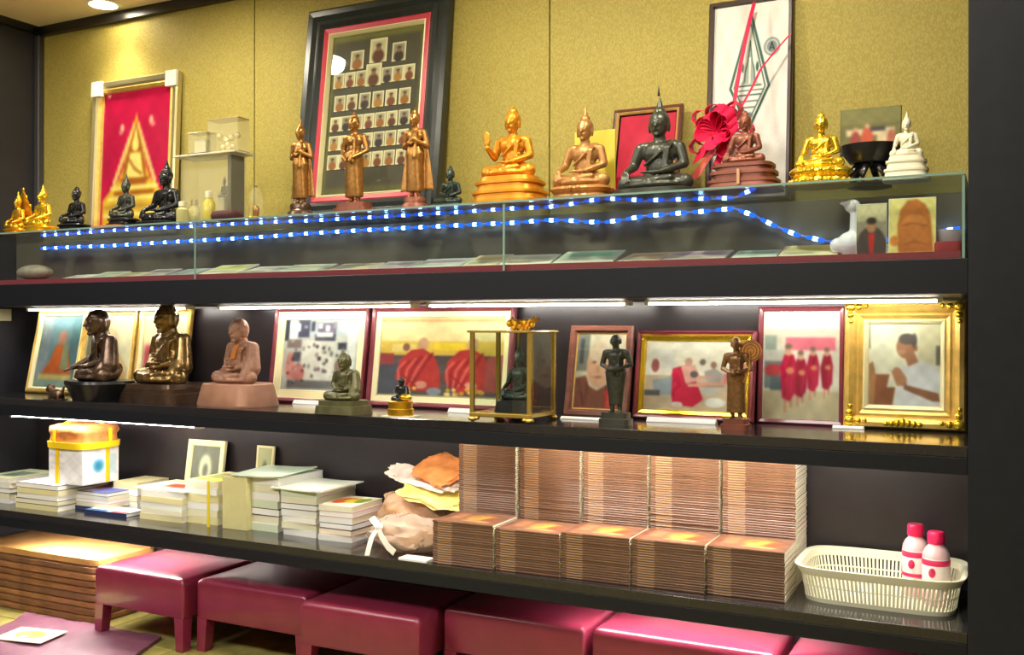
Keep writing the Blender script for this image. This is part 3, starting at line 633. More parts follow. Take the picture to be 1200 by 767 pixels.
# --- big dark frame with rows of portrait cards
Y = 0.40; bx0, bx1 = fx(356, 522, 0.36, 120)[0], PY(533, 0, .41).x
bx0 = PY(368, 16, .41).x; hb = PY(368, 16, .41).z - ZT
DK = mat('blackened_green_wood', (38, 44, 44), 0.3, var=0.25, vscale=14)
t = frame('portrait_frame', 'big dark wooden frame with red inner edge holding rows of portrait cards', bx0, bx1, ZT, hb, 0.31, 0.41,
          [('moulding', DK, [(0, 0), (0, .03), (.012, .042), (.03, .04), (.045, .03), (.06, .034), (.075, .024)]), ('red_liner', mat('crimson_liner', (190, 40, 62), 0.4), [(.075, .024), (.079, .026), (.094, .022)]), ('gilt_liner', CREAMF, [(.094, .022), (.098, .024), (.104, .012), (.106, .005)])],
          paint(80, 110, [('r', 0, 0, 1, .035, (120, 116, 62)), ('r', 0, 0, .03, 1, (120, 116, 62)), ('r', .97, 0, 1, 1, (110, 108, 66)), ('r', 0, .965, 1, 1, (100, 96, 62)), ('n', .15)], (82, 76, 66)), 0.106)
iw, ih = t['w'] - .212, t['h'] - .212
def card_img(k):
    rb = ((150, 96, 52), (96, 60, 46), (60, 52, 50), (170, 120, 60), (120, 70, 50))[k % 5]
    return paint(14, 18, [('r', .1, .08, .9, .92, ((168, 160, 128), (196, 186, 148), (146, 140, 122))[k % 3]), ('e', .5, .75, .34, .3, rb), ('e', .5, .38, .15, .15, (140, 100, 74)), ('e', .5, .27, .15, .07, (70, 56, 46))], (226, 218, 176))
cards = [print_mesh('portrait_card', 1, 1, card_img(k)) for k in range(5)]
lay = [(.29, .17, .125, .105), (.52, .13, .16, .135), (.745, .155, .125, .105)]
lay += [(u, .29 + (0 if abs(u - .485) > .05 else -.01), .1 if abs(u - .485) > .05 else .145, .085 if abs(u - .485) > .05 else .125) for u in (.1, .225, .35, .485, .635, .75, .87)]
lay += [(u, .435, .105, .088) for u in (.13, .265, .41, .555, .695, .84)]
for v in (.565, .685, .805): lay += [(u, v, .1, .082) for u in (.1, .22, .345, .47, .595, .72, .85)]
for k, (u, v, cw, ch) in enumerate(lay):
    link_mesh('portrait_card', cards[k % 5], t, None, ((u - .5) * iw, -0.008, .106 + (1 - v - ch / 2) * ih), (0, 0, 0), (cw * iw * 1.18, 1, ch * ih * 1.12))

# --- small crimson picture behind the dark buddha
Y = .36; x0, x1 = fx(716, 797, Y); 
frame('framed_picture', 'small plain crimson panel in a dark frame with gilt edge', x0, x1, ZT, PY(757, 125, .40).z - ZT, 0.33, 0.40,
      [('moulding', mat('dark_red_wood', (92, 48, 40), 0.35), [(0, 0), (0, .014), (.006, .018), (.011, .016)]), ('liner', FGOLD, [(.011, .016), (.013, .018), (.018, .012)]), ('inner_edge', BLACK, [(.018, .012), (.022, .005)])],
      paint(40, 50, [('e', .5, .5, .3, .3, (178, 32, 60)), ('n', .12)], (172, 22, 52)), 0.022, glass=False)
# --- yellow card behind the pale bronze buddha
x0, x1 = fx(666, 714, .19); c = (x0 + x1) / 2
o = MB().bbox(-(x1 - x0) / 2, (x1 - x0) / 2, 0, .006, 0, PY(690, 150, .19).z - ZT, .001).build('yellow_card', mat('yellow_card', (206, 190, 62), 0.5, var=.1, vscale=20)); o.location = (c, .235, ZT); tag(o, 'plain yellow card standing behind the pale bronze buddha', 'card')

# --- white cloth banner with a green temple emblem, framed
gn, gy = (58, 96, 88), (104, 114, 114)
A = 2.35
def ln(*p, w_=.022, c=gn): return ('l', [sv(q) for q in p], w_, A, c)
def sv(q): return (q[0], .05 + (q[1] - .07) * .8)
ops = [ln((.5, .07), (.76, .55), (.5, .82), (.24, .55), (.5, .07), w_=.034), ln((.5, .13), (.71, .55), (.5, .77), (.29, .55), (.5, .13), w_=.018),
       ('p', [sv(q) for q in ((.5, .27), (.53, .38), (.56, .42), (.57, .5), (.62, .53), (.38, .53), (.43, .5), (.44, .42), (.47, .38))], (150, 168, 160)), ln((.5, .25), (.53, .38), (.56, .44), (.57, .51), w_=.014), ln((.5, .25), (.47, .38), (.44, .44), (.43, .51), w_=.014),
       ln((.5, .36), (.5, .52), w_=.02, c=(226, 224, 216)), ln((.35, .54), (.65, .54), w_=.02), ln((.32, .57), (.68, .57), w_=.014), ln((.35, .6), (.65, .6), w_=.02), ln((.38, .64), (.62, .64), w_=.02, c=gy), ln((.42, .68), (.58, .68), w_=.02, c=gy),
       ('e', .6, .33, .02, .025, gn), ('e', .4, .33, .02, .025, gn), ('e', .5, .58, .05, .016, gy)]
ops += [('e', .79, .235, .105, .046, (86, 104, 108)), ('e', .79, .235, .088, .039, (214, 212, 206)), ('e', .79, .235, .07, .031, (120, 136, 138)), ln((.79, 0.2762), (.82, 0.3200), w_=.016, c=(50, 60, 64)), ln((.79, 0.2762), (.76, 0.3200), w_=.016, c=(50, 60, 64)), ln((.77, 0.3100), (.81, 0.3100), w_=.012, c=(50, 60, 64)), ('n', .05)]
Y = .38; x0, x1 = fx(829, 928, Y)
frame('banner_frame', 'tall framed white cloth printed with a green diamond temple emblem', x0, x1, ZT, 2.092 - ZT, 0.36, 0.412,
      [('moulding', mat('dark_brown_frame', (64, 46, 42), 0.3), [(0, 0), (0, .014), (.004, .018), (.012, .018), (.015, .006)])], paint(110, 260, ops, (222, 220, 214), 0), 0.015, glass=False)

# ------------------------------------------------------------------ pictures on the middle shelf
def mid(name, label, xl, xr, ytop, Yb, Yt, layers, img, inset, ymid=420, **k):
    x0, x1 = fx(xl, xr, (Yb + Yt) / 2, ymid); h_ = min(PY((xl + xr) / 2, ytop, Yt).z, Z_B1B - 0.006) - Z2
    return frame(name, label, x0, x1, Z2, h_, Yb, Yt, layers, img, inset, **k)
YB, YT = .345, .392
GF = [('moulding', FGOLD, [(0, 0), (0, .016), (.006, .022), (.014, .018)]), ('liner', CREAMF, [(.014, .018), (.017, .02), (.024, .012), (.026, .006)])]
tl = (120, 150, 160)
mid('framed_picture', 'painting of an orange-robed monk on teal in a slim gold frame', 42, 99, 358, .26, .33,
    GF, paint(50, 70, [('r', 0, 0, .25, 1, (150, 160, 170)), ('r', .75, 0, 1, 1, (96, 130, 140)), ('e', .55, .3, .11, .1, (200, 140, 120)), ('p', [(.42, .4), (.7, .4), (.85, .72), (.9, .82), (.15, .82), (.3, .65)], (216, 106, 50)), ('p', [(.6, .4), (.7, .4), (.8, .75), (.6, .75)], (150, 160, 120)), ('r', .1, .82, .9, .9, (222, 196, 120)), ('r', 0, .9, 1, 1, (150, 170, 160)), ('n', .1)], tl), 0.026)
mid('framed_picture', 'cream picture in a gold frame behind the dark bronze monk', 98, 160, 358, YB, YT, GF, paint(30, 40, [('e', .5, .35, .2, .2, (230, 190, 150)), ('e', .5, .85, .45, .35, (226, 180, 120)), ('n', .05)], (236, 226, 190)), 0.026)
mid('framed_picture', 'cream and red picture in a gold frame behind the gilded monk', 163, 223, 358, YB, YT, GF, paint(30, 40, [('r', .05, .4, .45, .75, (206, 70, 90)), ('e', .6, .35, .2, .2, (220, 180, 130)), ('r', .1, .8, .9, .95, (226, 190, 120)), ('n', .05)], (240, 226, 176)), 0.026)
MFR = lambda a: [('moulding', MAROON, [(0, 0), (0, .018), (.005, .024), (a * .75, .02), (a, .014)])]
ops = [('r', 0, 0, 1, .22, (190, 196, 206)), ('r', .0, 0, .06, .3, (40, 44, 58)), ('r', .18, .0, .34, .25, (70, 70, 92)), ('r', .06, .04, .18, .28, (226, 226, 230)), ('r', .45, .04, .7, .24, (120, 108, 128)), ('r', .42, .2, .7, .3, (80, 80, 96)), ('r', .44, .18, .66, .24, (236, 236, 240)), ('r', .04, .28, .24, .4, (130, 112, 108)),
       ('r', .26, .3, .8, .88, (226, 222, 214)), ('r', .74, .32, .86, .42, (60, 62, 74)), ('r', .86, .1, .98, .86, (232, 230, 226)), ('e', .1, .66, .06, .2, (214, 140, 130)), ('e', .22, .76, .09, .14, (206, 126, 120)), ('r', .14, .46, .24, .6, (90, 84, 100)),
       ('e', .46, .38, .02, .025, (40, 40, 44)), ('e', .55, .4, .02, .025, (40, 40, 44)), ('e', .5, .55, .025, .03, (30, 30, 34)), ('e', .6, .58, .02, .03, (30, 30, 34)), ('e', .56, .46, .03, .025, (90, 88, 90)), ('e', .46, .7, .02, .03, (50, 50, 56)), ('e', .66, .48, .02, .04, (120, 116, 110)), ('r', .08, .86, .95, .98, (120, 118, 120)), ('e', .78, .66, .07, .12, (140, 110, 100)), ('n', .12)]
random.seed(6)
for k in range(46):
    u_, v_ = random.uniform(.06, .86), random.uniform(.3, .9); g_ = random.choice((50, 90, 130, 170)); ops.append(('e', u_, v_, random.uniform(.008, .022), random.uniform(.012, .035), (g_ + random.randint(0, 40), g_, g_)))
for k in range(9): ops.append(('r', .06 + .1 * k, .02 + .03 * (k % 3), .11 + .1 * k, .12 + .04 * (k % 2), random.choice(((236, 236, 240), (70, 72, 88), (150, 140, 150)))))
mid('framed_picture', 'maroon framed group photograph with cream mount behind the green bronze monk', 322, 432, 356, YB, YT, MFR(.016) + [('mount', CREAMF, [(.016, .014), (.018, .012), (.044, .01), (.046, .006)])], paint(80, 80, ops, (200, 196, 190)), 0.046)
rd, rd2, yl = (196, 62, 58), (166, 40, 44), (226, 178, 60)
ops = [('r', 0, 0, 1, .36, (240, 214, 160)), ('r', 0, .02, 1, .06, (226, 170, 120)), ('r', .0, .3, 1, .48, (230, 190, 84)), ('r', .1, .34, .3, .44, (240, 214, 130)), ('r', .45, .32, .7, .42, (244, 206, 60)), ('e', .22, .38, .03, .05, (150, 96, 80)), ('r', 0, .48, 1, .98, (100, 88, 88)), ('p', [(0, .62), (.2, .58), (.28, .98), (0, .98)], (84, 84, 94)), ('r', 0, .46, .12, .6, (170, 70, 70))]
def monk_drape(cx, sc, c0=rd, hi=(228, 124, 112), lo=rd2):
    q = lambda x, y: (cx + x * sc, .68 + y * sc * 1.9)
    o_ = [('e', cx + .02 * sc, .68 - .34 * sc, .045 * sc, .085 * sc, (206, 156, 124)), ('p', [q(-.2, .05), q(-.17, -.07), q(-.08, -.14), q(.02, -.15), q(.12, -.1), q(.17, 0), q(.18, .1), q(.14, .13), q(-.1, .13)], c0)]
    for k in range(6): o_.append(('l', [q(.1 - .045 * k, -.12 + .012 * k), q(.02 - .04 * k, -.01), q(-.06 - .02 * k, .1)], .012 if k % 2 else .018, hi if k % 2 else lo))
    o_ += [('e', *q(.02, .09), .05 * sc, .05 * sc, (222, 150, 130)), ('l', [q(-.15, .02), q(-.02, .1)], .016, lo)]
    return o_
ops += monk_drape(.34, 1.0) + monk_drape(.74, 1.0) + [('p', [(.88, .5), (1, .46), (1, .92), (.86, .92)], (180, 86, 80))]
random.seed(3)
for k in range(26):
    fxx = random.choice((.24, .62, .78)); ops.append(('e', fxx + random.uniform(-.09, .09), .93 + random.uniform(-.04, .03), .016, .022, random.choice((yl, (244, 206, 90), (232, 150, 60), (250, 226, 140)))))
ops += [('e', .47, .93, .06, .05, (150, 156, 170)), ('n', .12)]
mid('framed_picture', 'wide maroon framed photograph of monks in red robes, cream mount', 436, 603, 351, YB, YT, MFR(.018) + [('mount', CREAMF, [(.018, .014), (.02, .012), (.036, .01), (.038, .006)])], paint(150, 105, ops, (220, 200, 150)), 0.038)
ops = [('r', 0, 0, .25, .5, (120, 120, 112)), ('r', .06, .06, .14, .4, (60, 66, 76)), ('e', .47, .42, .25, .3, (206, 160, 132)), ('e', .47, .26, .22, .15, (206, 182, 160)), ('p', [(.0, .98), (0, .6), (.22, .56), (.3, .7), (.47, .76), (.66, .68), (.9, .6), (1, .7), (1, 1), (0, 1)], (124, 72, 60)), ('p', [(.62, .78), (.84, .66), (.9, 1), (.66, 1)], (176, 60, 54)),
       ('e', .38, .38, .045, .018, (110, 74, 62)), ('e', .56, .38, .045, .018, (110, 74, 62)), ('e', .47, .47, .035, .05, (190, 140, 112)), ('e', .47, .58, .08, .016, (150, 92, 82)), ('l', [(.1, .66), (.2, .96)], .03, (96, 56, 48)), ('n', .08)]
mid('framed_picture', 'wide brown wooden framed close portrait of an elderly monk', 667, 741, 380, .30, .36, [('moulding', BROWNW, [(0, 0), (0, .016), (.004, .02), (.016, .019), (.02, .012), (.022, .012), (.022, .006)]), ('gilt_line', FGOLD, [(.022, .009), (.0235, .01), (.026, .006)])], paint(60, 80, ops, (206, 194, 170)), 0.026)
ops = [('r', 0, .5, 1, 1, (200, 176, 150)), ('r', .05, .12, .3, .4, (220, 214, 206)), ('e', .1, .36, .04, .1, (160, 80, 80)), ('p', [(.28, .4), (.42, .34), (.5, .5), (.6, .84), (.5, .95), (.3, .92), (.26, .66)], (196, 26, 66)), ('p', [(.36, .36), (.5, .34), (.58, .56), (.42, .62)], (214, 160, 148)), ('e', .58, .3, .03, .045, (120, 100, 96)), ('e', .44, .3, .04, .06, (196, 150, 130)), ('e', .5, .48, .04, .05, (96, 84, 88)), ('p', [(.6, .44), (.7, .38), (.78, .46), (.76, .6), (.62, .6)], (170, 160, 158)), ('e', .69, .34, .03, .05, (150, 110, 96)), ('e', .88, .26, .035, .06, (170, 120, 104)), ('l', [(.56, .52), (.68, .5)], .03, (206, 150, 130)), ('r', .52, .62, .8, .66, (150, 140, 136)), ('p', [(.78, .48), (1, .3), (1, .56), (.8, .62)], (220, 130, 130)), ('l', [(.46, .64), (.78, .6)], .05, (216, 150, 130)),
       ('p', [(.08, .58), (.28, .52), (.28, .78), (.1, .8)], (150, 158, 166)), ('r', .0, .72, .16, .8, (90, 90, 96)), ('e', .72, .88, .1, .07, (232, 228, 220)), ('e', .34, .92, .06, .04, (222, 200, 190)), ('e', .66, .72, .08, .05, (180, 180, 180)), ('r', .9, .66, .92, .82, (70, 60, 60)), ('n', .1)]
mid('framed_picture', 'maroon framed photograph of a bowing figure in crimson, gilt inner edge', 746, 886, 387, YB - .02, YT - .02, MFR(.014) + [('liner', GOLD_B, [(.014, .014), (.017, .018), (.026, .012), (.03, .006)])], paint(130, 90, ops, (232, 222, 206)), 0.03)
mg, mg2 = (190, 20, 70), (160, 14, 56)
ops = [('r', 0, 0, 1, .18, (238, 236, 226)), ('r', 0, .16, 1, .3, (222, 206, 190)), ('r', .02, .22, .18, .36, (150, 160, 150)), ('r', .3, .24, .95, .36, (220, 110, 130)), ('r', .02, .46, .3, .72, (110, 126, 128)), ('e', .14, .55, .12, .06, (180, 60, 70)), ('r', .1, .6, .28, .74, (86, 104, 110)), ('r', 0, .74, 1, 1, (206, 192, 160)), ('r', 0, .36, .3, .46, (200, 196, 190)),
       ]
for cx_, y_, sc, c_ in ((.84, .42, .8, mg2), (.66, .42, .85, mg), (.5, .46, .9, mg2), (.34, .42, 1.1, mg)):
    ops += [('r', cx_ - .05 * sc, y_ + .3 * sc, cx_ - .015 * sc, y_ + .47 * sc, (206, 150, 120)), ('r', cx_ + .02 * sc, y_ + .3 * sc, cx_ + .05 * sc, y_ + .43 * sc, (196, 138, 110)),
            ('p', [(cx_ - .05 * sc, y_ - .02), (cx_ + .06 * sc, y_ - .02), (cx_ + .1 * sc, y_ + .08), (cx_ + .09 * sc, y_ + .3 * sc), (cx_ + .02 * sc, y_ + .38 * sc), (cx_ - .07 * sc, y_ + .35 * sc), (cx_ - .1 * sc, y_ + .1)], c_),
            ('l', [(cx_ + .04 * sc, y_), (cx_ - .05 * sc, y_ + .2 * sc), (cx_ - .04 * sc, y_ + .33 * sc)], .014, (140, 8, 46)), ('l', [(cx_ + .06 * sc, y_ + .06), (cx_ + .03 * sc, y_ + .3 * sc)], .012, (214, 60, 100)),
            ('e', cx_, y_ - .055 * sc, .045 * sc, .05 * sc, (214, 162, 134)), ('e', cx_, y_ - .085 * sc, .044 * sc, .025 * sc, (120, 96, 84)), ('e', cx_ + .02 * sc, y_ + .12 * sc, .05 * sc, .03 * sc, (216, 140, 100))]
ops += [('n', .08)]
mid('framed_picture', 'thin maroon framed photograph of four monks walking in crimson robes', 889, 990, 359, YB + .02, YT, [('moulding', MAROON, [(0, 0), (0, .012), (.004, .015), (.012, .013), (.014, .006)])], paint(80, 100, ops, (228, 220, 206)), 0.014)
ops = [('r', 0, 0, .4, .5, (236, 230, 206)), ('r', .7, 0, 1, .6, (222, 212, 178)), ('p', [(.48, .52), (.62, .42), (.74, .44), (.92, .5), (1, .6), (1, 1), (.36, 1), (.42, .7)], (226, 224, 228)), ('e', .52, .28, .13, .14, SKIN), ('e', .54, .18, .12, .07, (96, 86, 86)), ('e', .64, .2, .04, .09, (90, 84, 84)), ('p', [(.5, .38), (.64, .34), (.7, .46), (.56, .52)], SKIN), ('e', .66, .29, .025, .04, SKIN2),
       ('p', [(.32, .58), (.44, .54), (.54, .66), (.54, .76), (.4, .76)], SKIN), ('p', [(.5, .74), (.98, .84), (1, .94), (.9, .94), (.5, .8)], SKIN2), ('e', .4, .6, .06, .07, SKIN), ('p', [(.0, .5), (.06, .46), (.1, .62), (.12, 1), (0, 1)], (170, 120, 80)), ('p', [(.1, .62), (.3, .62), (.26, .78), (.38, .78), (.34, 1), (.08, 1)], (140, 84, 58)), ('r', .94, .26, 1, .5, (110, 104, 96)), ('r', .0, 0, .02, .3, (120, 120, 120)), ('e', .47, .34, .06, .03, (190, 140, 116)), ('n', .06)]
t = mid('framed_picture', 'ornate thick gold framed photograph of a man in white with pressed palms', 990, 1133, 345, .352, .385, [('moulding', FGOLD, [(0, 0), (0, .016), (.005, .03), (.016, .034), (.028, .026), (.034, .018), (.04, .02), (.05, .012)]), ('liner', CREAMF, [(.05, .012), (.054, .016), (.06, .012), (.064, .006)])], paint(80, 95, ops, (232, 226, 204)), 0.064)
for sx in (-1, 1):
    for sz in (0, 1):
        M = MB(); X = sx * (t['w'] / 2 - .018); Z = .018 + sz * (t['h'] - .036)
        for a, b, r in ((0, 0, .014), (-sx * .022, 0, .01), (0, .022 * (1 - 2 * sz), .01), (-sx * .04, .002, .007), (0.002, .04 * (1 - 2 * sz), .007)): M.ell((X + a, -.032, Z + b), (r, .008, r))
        M.build('corner_ornament', GOLD_B, t, True)
M = MB()
for k in range(-3, 4): M.ell((k * .014, -.032, .014 + .004 * (3 - abs(k)) / 3), (.009, .007, .007 + .002 * (3 - abs(k))))
M.build('crest_ornament', GOLD_B, t, True)

# pale sliver of a hanging picture at the far end, cream edge seen beyond the teal painting
# small frames at the back of the lowest shelf
Z3 = Z_S3T
def low(label, xl, xr, yt, yb, Yb, Yt, layers, img, inset):
    x0, x1 = fx(xl, xr, Yt, 530); 
    return frame('framed_picture', label, x0, x1, Z3, PY(xl, yt, Yt).z - Z3, Yb, Yt, layers, img, inset)
low('small cream framed picture of a pale figure behind the magazines', 224, 267, 513, 552, .35, .39, [('moulding', CREAMF, [(0, 0), (0, .012), (.004, .015), (.02, .013), (.024, .006)])], paint(30, 36, [('e', .5, .4, .22, .25, (226, 220, 190)), ('e', .5, .85, .3, .3, (226, 214, 150)), ('e', .5, .42, .1, .12, (120, 120, 110))], (130, 128, 118)), 0.024)
low('tiny pale card frame standing behind the green-topped magazines', 303, 323, 521, 548, .37, .395, [('moulding', CREAMF, [(0, 0), (0, .008), (.003, .01), (.008, .008), (.01, .004)])], paint(16, 20, [('e', .5, .5, .3, .3, (120, 116, 90))], (196, 190, 150)), 0.01)

# ================================================================== SMALL THINGS ON THE GLASS CASE
# acrylic pedestal box with an overhanging top
Y = .15; x0, x1 = fx(222, 280, Y, 220); ac = thing('acrylic_stand', 'clear acrylic display box with overhanging glass top', 'display stand', ((x0 + x1) / 2, Y, ZT))
hw = (x1 - x0) / 2; H = PY(250, 182, Y).z - ZT
for a in (-1, 1): MB().box(min(a * hw, a * (hw - .005)), max(a * hw, a * (hw - .005)), -.04, .04, .0, H - .006).build('side_pane', ACRYL, ac)
MB().box(-hw + .006, hw - .006, -.04, -.036, 0, H - .006).build('front_pane', ACRYL, ac); MB().box(-hw + .006, hw - .006, .036, .04, 0, H - .006).build('back_pane', ACRYL, ac)
MB().bbox(-hw - .025, hw + .03, -.055, .055, H - .006, H, .001).build('top_plate', mat('frosted_acrylic', (226, 222, 196), .25, alpha=.75), ac)
MB().box(hw - .024, hw - .006, -.03, .034, 0, H - .01).build('dark_upright', BLACK, ac)
sf = statue('small_figurine', 'thin grey figurine inside the clear acrylic box', 'med', T_MED, 262, 205, Y, ZT, [(0, .45, .4), (1.3, .42, .36), (1.5, .5, .42)], BRONZE_K, mat('pale_stone', (190, 186, 150), .5), wide=.7, pexp=4)
o = MB().sup([(0, .05, .035), (.015, .055, .04), (.03, .05, .035), (.032, .03, .02)], 3, 20).build('maroon_pouch', mat('maroon_cloth', (78, 40, 44), .8), None, True); o.location = (PY(266, 250, .05).x, .05, ZT); tag(o, 'dark maroon pouch lying before the acrylic box', 'pouch')
# clear boxes on top of the acrylic stand
zt = ZT + H
def clear_box(label, xl, xr, ytop, Y, dpt, inside, solid_m):
    x0, x1 = fx(xl, xr, Y, 160); h_ = PY((xl + xr) / 2, ytop, Y).z - zt; hw = (x1 - x0) / 2
    t = thing('clear_box', label, 'box', ((x0 + x1) / 2, Y, zt))
    MB().bbox(-hw, hw, -dpt, dpt, 0, .008, .001).build('base', solid_m, t)
    for a in (-1, 1): MB().box(min(a * hw, a * (hw - .003)), max(a * hw, a * (hw - .003)), -dpt, dpt, .008, h_ - .004).build('side_pane', ACRYL, t)
    MB().box(-hw + .003, hw - .003, -dpt, -dpt + .003, .008, h_ - .004).build('front_pane', ACRYL, t); MB().box(-hw + .003, hw - .003, dpt - .003, dpt, .008, h_ - .004).build('back_pane', ACRYL, t)
    MB().bbox(-hw, hw, -dpt, dpt, h_ - .004, h_, .001).build('lid', STEELG, t)
    inside(t, hw, h_)
def in_gold(t, hw, h_):
    M = MB(); random.seed(5)
    for k in range(9): M.ell((random.uniform(-.6, .6) * hw, random.uniform(-.01, .01), .02 + random.random() * h_ * .4), (.012, .01, .012), nu=8, nv=6)
    M.build('ornament', mat('pale_gold_shells', (214, 196, 140), .35, .3), t, True)
def in_block(t, hw, h_): MB().bbox(-hw * .6, hw * .6, -.012, .012, .008, h_ * .7, .002).build('ornament', mat('pale_stone', (190, 186, 150), .5), t)
clear_box('larger clear box of pale gold ornaments on the acrylic stand', 250, 286, 140, .16, .03, in_gold, STEELG)
clear_box('smaller clear box with a pale block on the acrylic stand', 226, 248, 156, .14, .024, in_block, BLACK)
def jar(label, px, ytop, Y, r, mcap, mbody, name='glass_jar'):
    c = PY(px, 240, Y); h_ = PY(px, ytop, Y).z - ZT
    t = thing(name, label, 'jar', (c.x, Y, ZT))
    MB().lathe([(r * .9, 0), (r, .004), (r, h_ * .62), (r * .55, h_ * .74), (r * .55, h_ * .8)], 18).build('body', mbody, t, 40)
    MB().lathe([(r * .62, h_ * .78), (r * .62, h_ * .99), (r * .5, h_)], 16).build('cap', mcap, t, 40)
PALEJ = mat('pale_glass_jar', (206, 200, 140), .15, alpha=.8)
jar('squat clear jar with cream cap beside the black buddha', 214, 236, .07, .022, CREAM, PALEJ); jar('clear jar with a wide gold lid between squat jar and yellow jar', 228, 234, .12, .02, STEELG, PALEJ)
jar('taller yellow-tinted jar with cream cap before the acrylic box', 245, 224, .06, .021, CREAM, mat('yellow_jar', (214, 200, 90), .2, alpha=.85))
# glass dome
Y = .09; c = PY(300, 240, Y); h_ = PY(300, 217, Y).z - ZT; t = thing('glass_dome', 'small glass dome on a gold base beside the acrylic box', 'dome', (c.x, Y, ZT))
MB().lathe([(.03, 0), (.032, .004), (.03, .01), (.026, .012)], 20).build('base', GOLD_B, t, 40)
MB().loft([[(r * math.cos(a * math.pi / 10), r * math.sin(a * math.pi / 10), z) for a in range(20)] for r, z in ((.024, .012), (.024, h_ * .6), (.02, h_ * .78), (.012, h_ * .9), (.003, h_ * .95))], 0, True).build('dome', ACRYL, t, True)
MB().lathe([(.002, h_ * .94), (.006, h_ * .97), (.002, h_)], 10).build('knob', STEELG, t, True); MB().sup([(.012, .01, .008), (.04, .012, .01), (.05, .006, .006)], 2.4, 12).build('figurine', BRONZE, t, True)

# photograph resting on a dark bowl-shaped stand
Y = .19; c = PY(1019, 190, Y); t = thing('bowl_stand', 'dark carved bowl on legs between gold and ivory buddhas', 'stand', (c.x, Y, ZT)); hb_ = PY(1019, 170, Y).z - ZT; r = (PY(1053, 180, Y).x - PY(985, 180, Y).x) / 2
MB().loft([[(q * math.cos(a * math.pi / 14), .8 * q * math.sin(a * math.pi / 14), z) for a in range(28)] for q, z in ((r * .3, hb_ * .52), (r * .7, hb_ * .58), (r * .95, hb_ * .8), (r, hb_), (r * .9, hb_), (r * .6, hb_ * .7))], 0, True).build('bowl', BLACK, t, 40)
for k in range(6):
    a = k * math.pi / 3 + .3; MB().tube([(r * .35 * math.cos(a), .28 * r * math.sin(a), hb_ * .55), (r * .75 * math.cos(a), .6 * r * math.sin(a), hb_ * .3), (r * .7 * math.cos(a), .56 * r * math.sin(a), 0)], [.01, .009, .008], 8).build('leg', BLACK, t, True)
MB().lathe([(r * .75, 0), (r * .78, .006), (r * .7, .01)], 24).build('foot_ring', BLACK, t, 40)
x0, x1 = fx(986, 1057, .23, 150); zb = ZT + hb_ * .82; h_ = PY(1020, 124, .2).z - zb
img = paint(50, 40, [('r', 0, .0, 1, .35, (120, 118, 74)), ('r', .1, .46, .9, .6, (210, 196, 160)), ('e', .25, .7, .08, .22, (150, 70, 60)), ('e', .45, .66, .1, .25, (196, 90, 66)), ('e', .7, .66, .09, .22, (206, 186, 150)), ('r', .5, .42, .75, .52, (66, 66, 70)), ('e', .85, .7, .07, .2, (170, 100, 80)), ('e', .25, .46, .04, .05, (190, 150, 120)), ('e', .45, .4, .04, .05, (190, 150, 120)), ('r', 0, .85, 1, 1, (84, 72, 56)), ('n', .1)], (110, 106, 66))
t = thing('mounted_photo', 'landscape mounted photograph of people resting on the dark bowl', 'photograph', ((x0 + x1) / 2, .2, zb)); t.rotation_euler = (R(-8), 0, 0)
MB().bbox(-(x1 - x0) / 2, (x1 - x0) / 2, 0, .012, 0, h_, .0008).build('board', mat('dark_card', (58, 50, 48), .5), t); link_mesh('photo_print', print_mesh('photo_print', (x1 - x0) - .002, h_ - .002, img, -.0006), t, None, (0, 0, .001))

# red bow with its two long ribbons
RB = mat('red_ribbon', (222, 22, 74), .5, spec=.3); bw = thing('ribbon_bow', 'big shiny red gift bow with two ribbons rising over the banner', 'bow', (PY(848, 150, .25).x, .25, ZT))
o0 = Vector(bw.location); cpt = PY(846, 152, .25) - o0
random.seed(21); M = MB()
def loop_pts(c, d, L, w_):
    d = Vector(d).normalized(); u = d.cross(Vector((0, 1, 0))).normalized(); out = []
    for k in range(13):
        a = 2 * math.pi * k / 12; out.append(Vector(c) + d * (L * .5 * (1 - math.cos(a))) + u * (w_ * math.sin(a)) * (.4 + .6 * (1 - math.cos(a)) / 2))
    return out
for k in range(16):
    a = 2 * math.pi * k / 16 + random.uniform(-.2, .2); L = random.uniform(.07, .105); d = Vector((math.cos(a), random.uniform(-.6, .1), math.sin(a)))
    M.strip(loop_pts(cpt, d, L, .03), (0, .022, .004), .0015)
for k in range(12):
    a = random.random() * 6.28; L = random.uniform(.05, .075); M.strip(loop_pts(cpt + Vector((0, -.02, 0)), (math.cos(a), -.8, math.sin(a)), L, .024), (.008, .012, .012), .0015)
bow_o = M.build('bow_loops', RB, bw, 60)
MB().ell(cpt, (.014, .014, .014)).build('knot', RB, bw, True)
def tail(pxs, wv, n='ribbon_tail', m=RB): MB().strip([tuple(PY(x, y, Yq) - o0) for x, y, Yq in pxs], wv, .0015).build(n, m, bw)
tail([(856, 148, .25), (862, 110, .28), (868, 75, .31), (877, 30, .34), (884, 3, .365)], (.0052, .002, 0)); tail([(856, 148, .25), (880, 105, .29), (892, 80, .31), (910, 58, .33), (926, 40, .35)], (.0042, .002, .002))
tail([(846, 158, .24), (834, 176, .2), (824, 192, .17), (812, 212, .15)], (.02, .0, .012), m=mat('sheer_red_ribbon', (190, 70, 66), .4, alpha=.55)); tail([(842, 156, .24), (826, 170, .22), (818, 188, .19)], (.016, 0, .01), m=RB); tail([(850, 160, .24), (846, 178, .22), (838, 197, .2)], (.012, 0, .004))

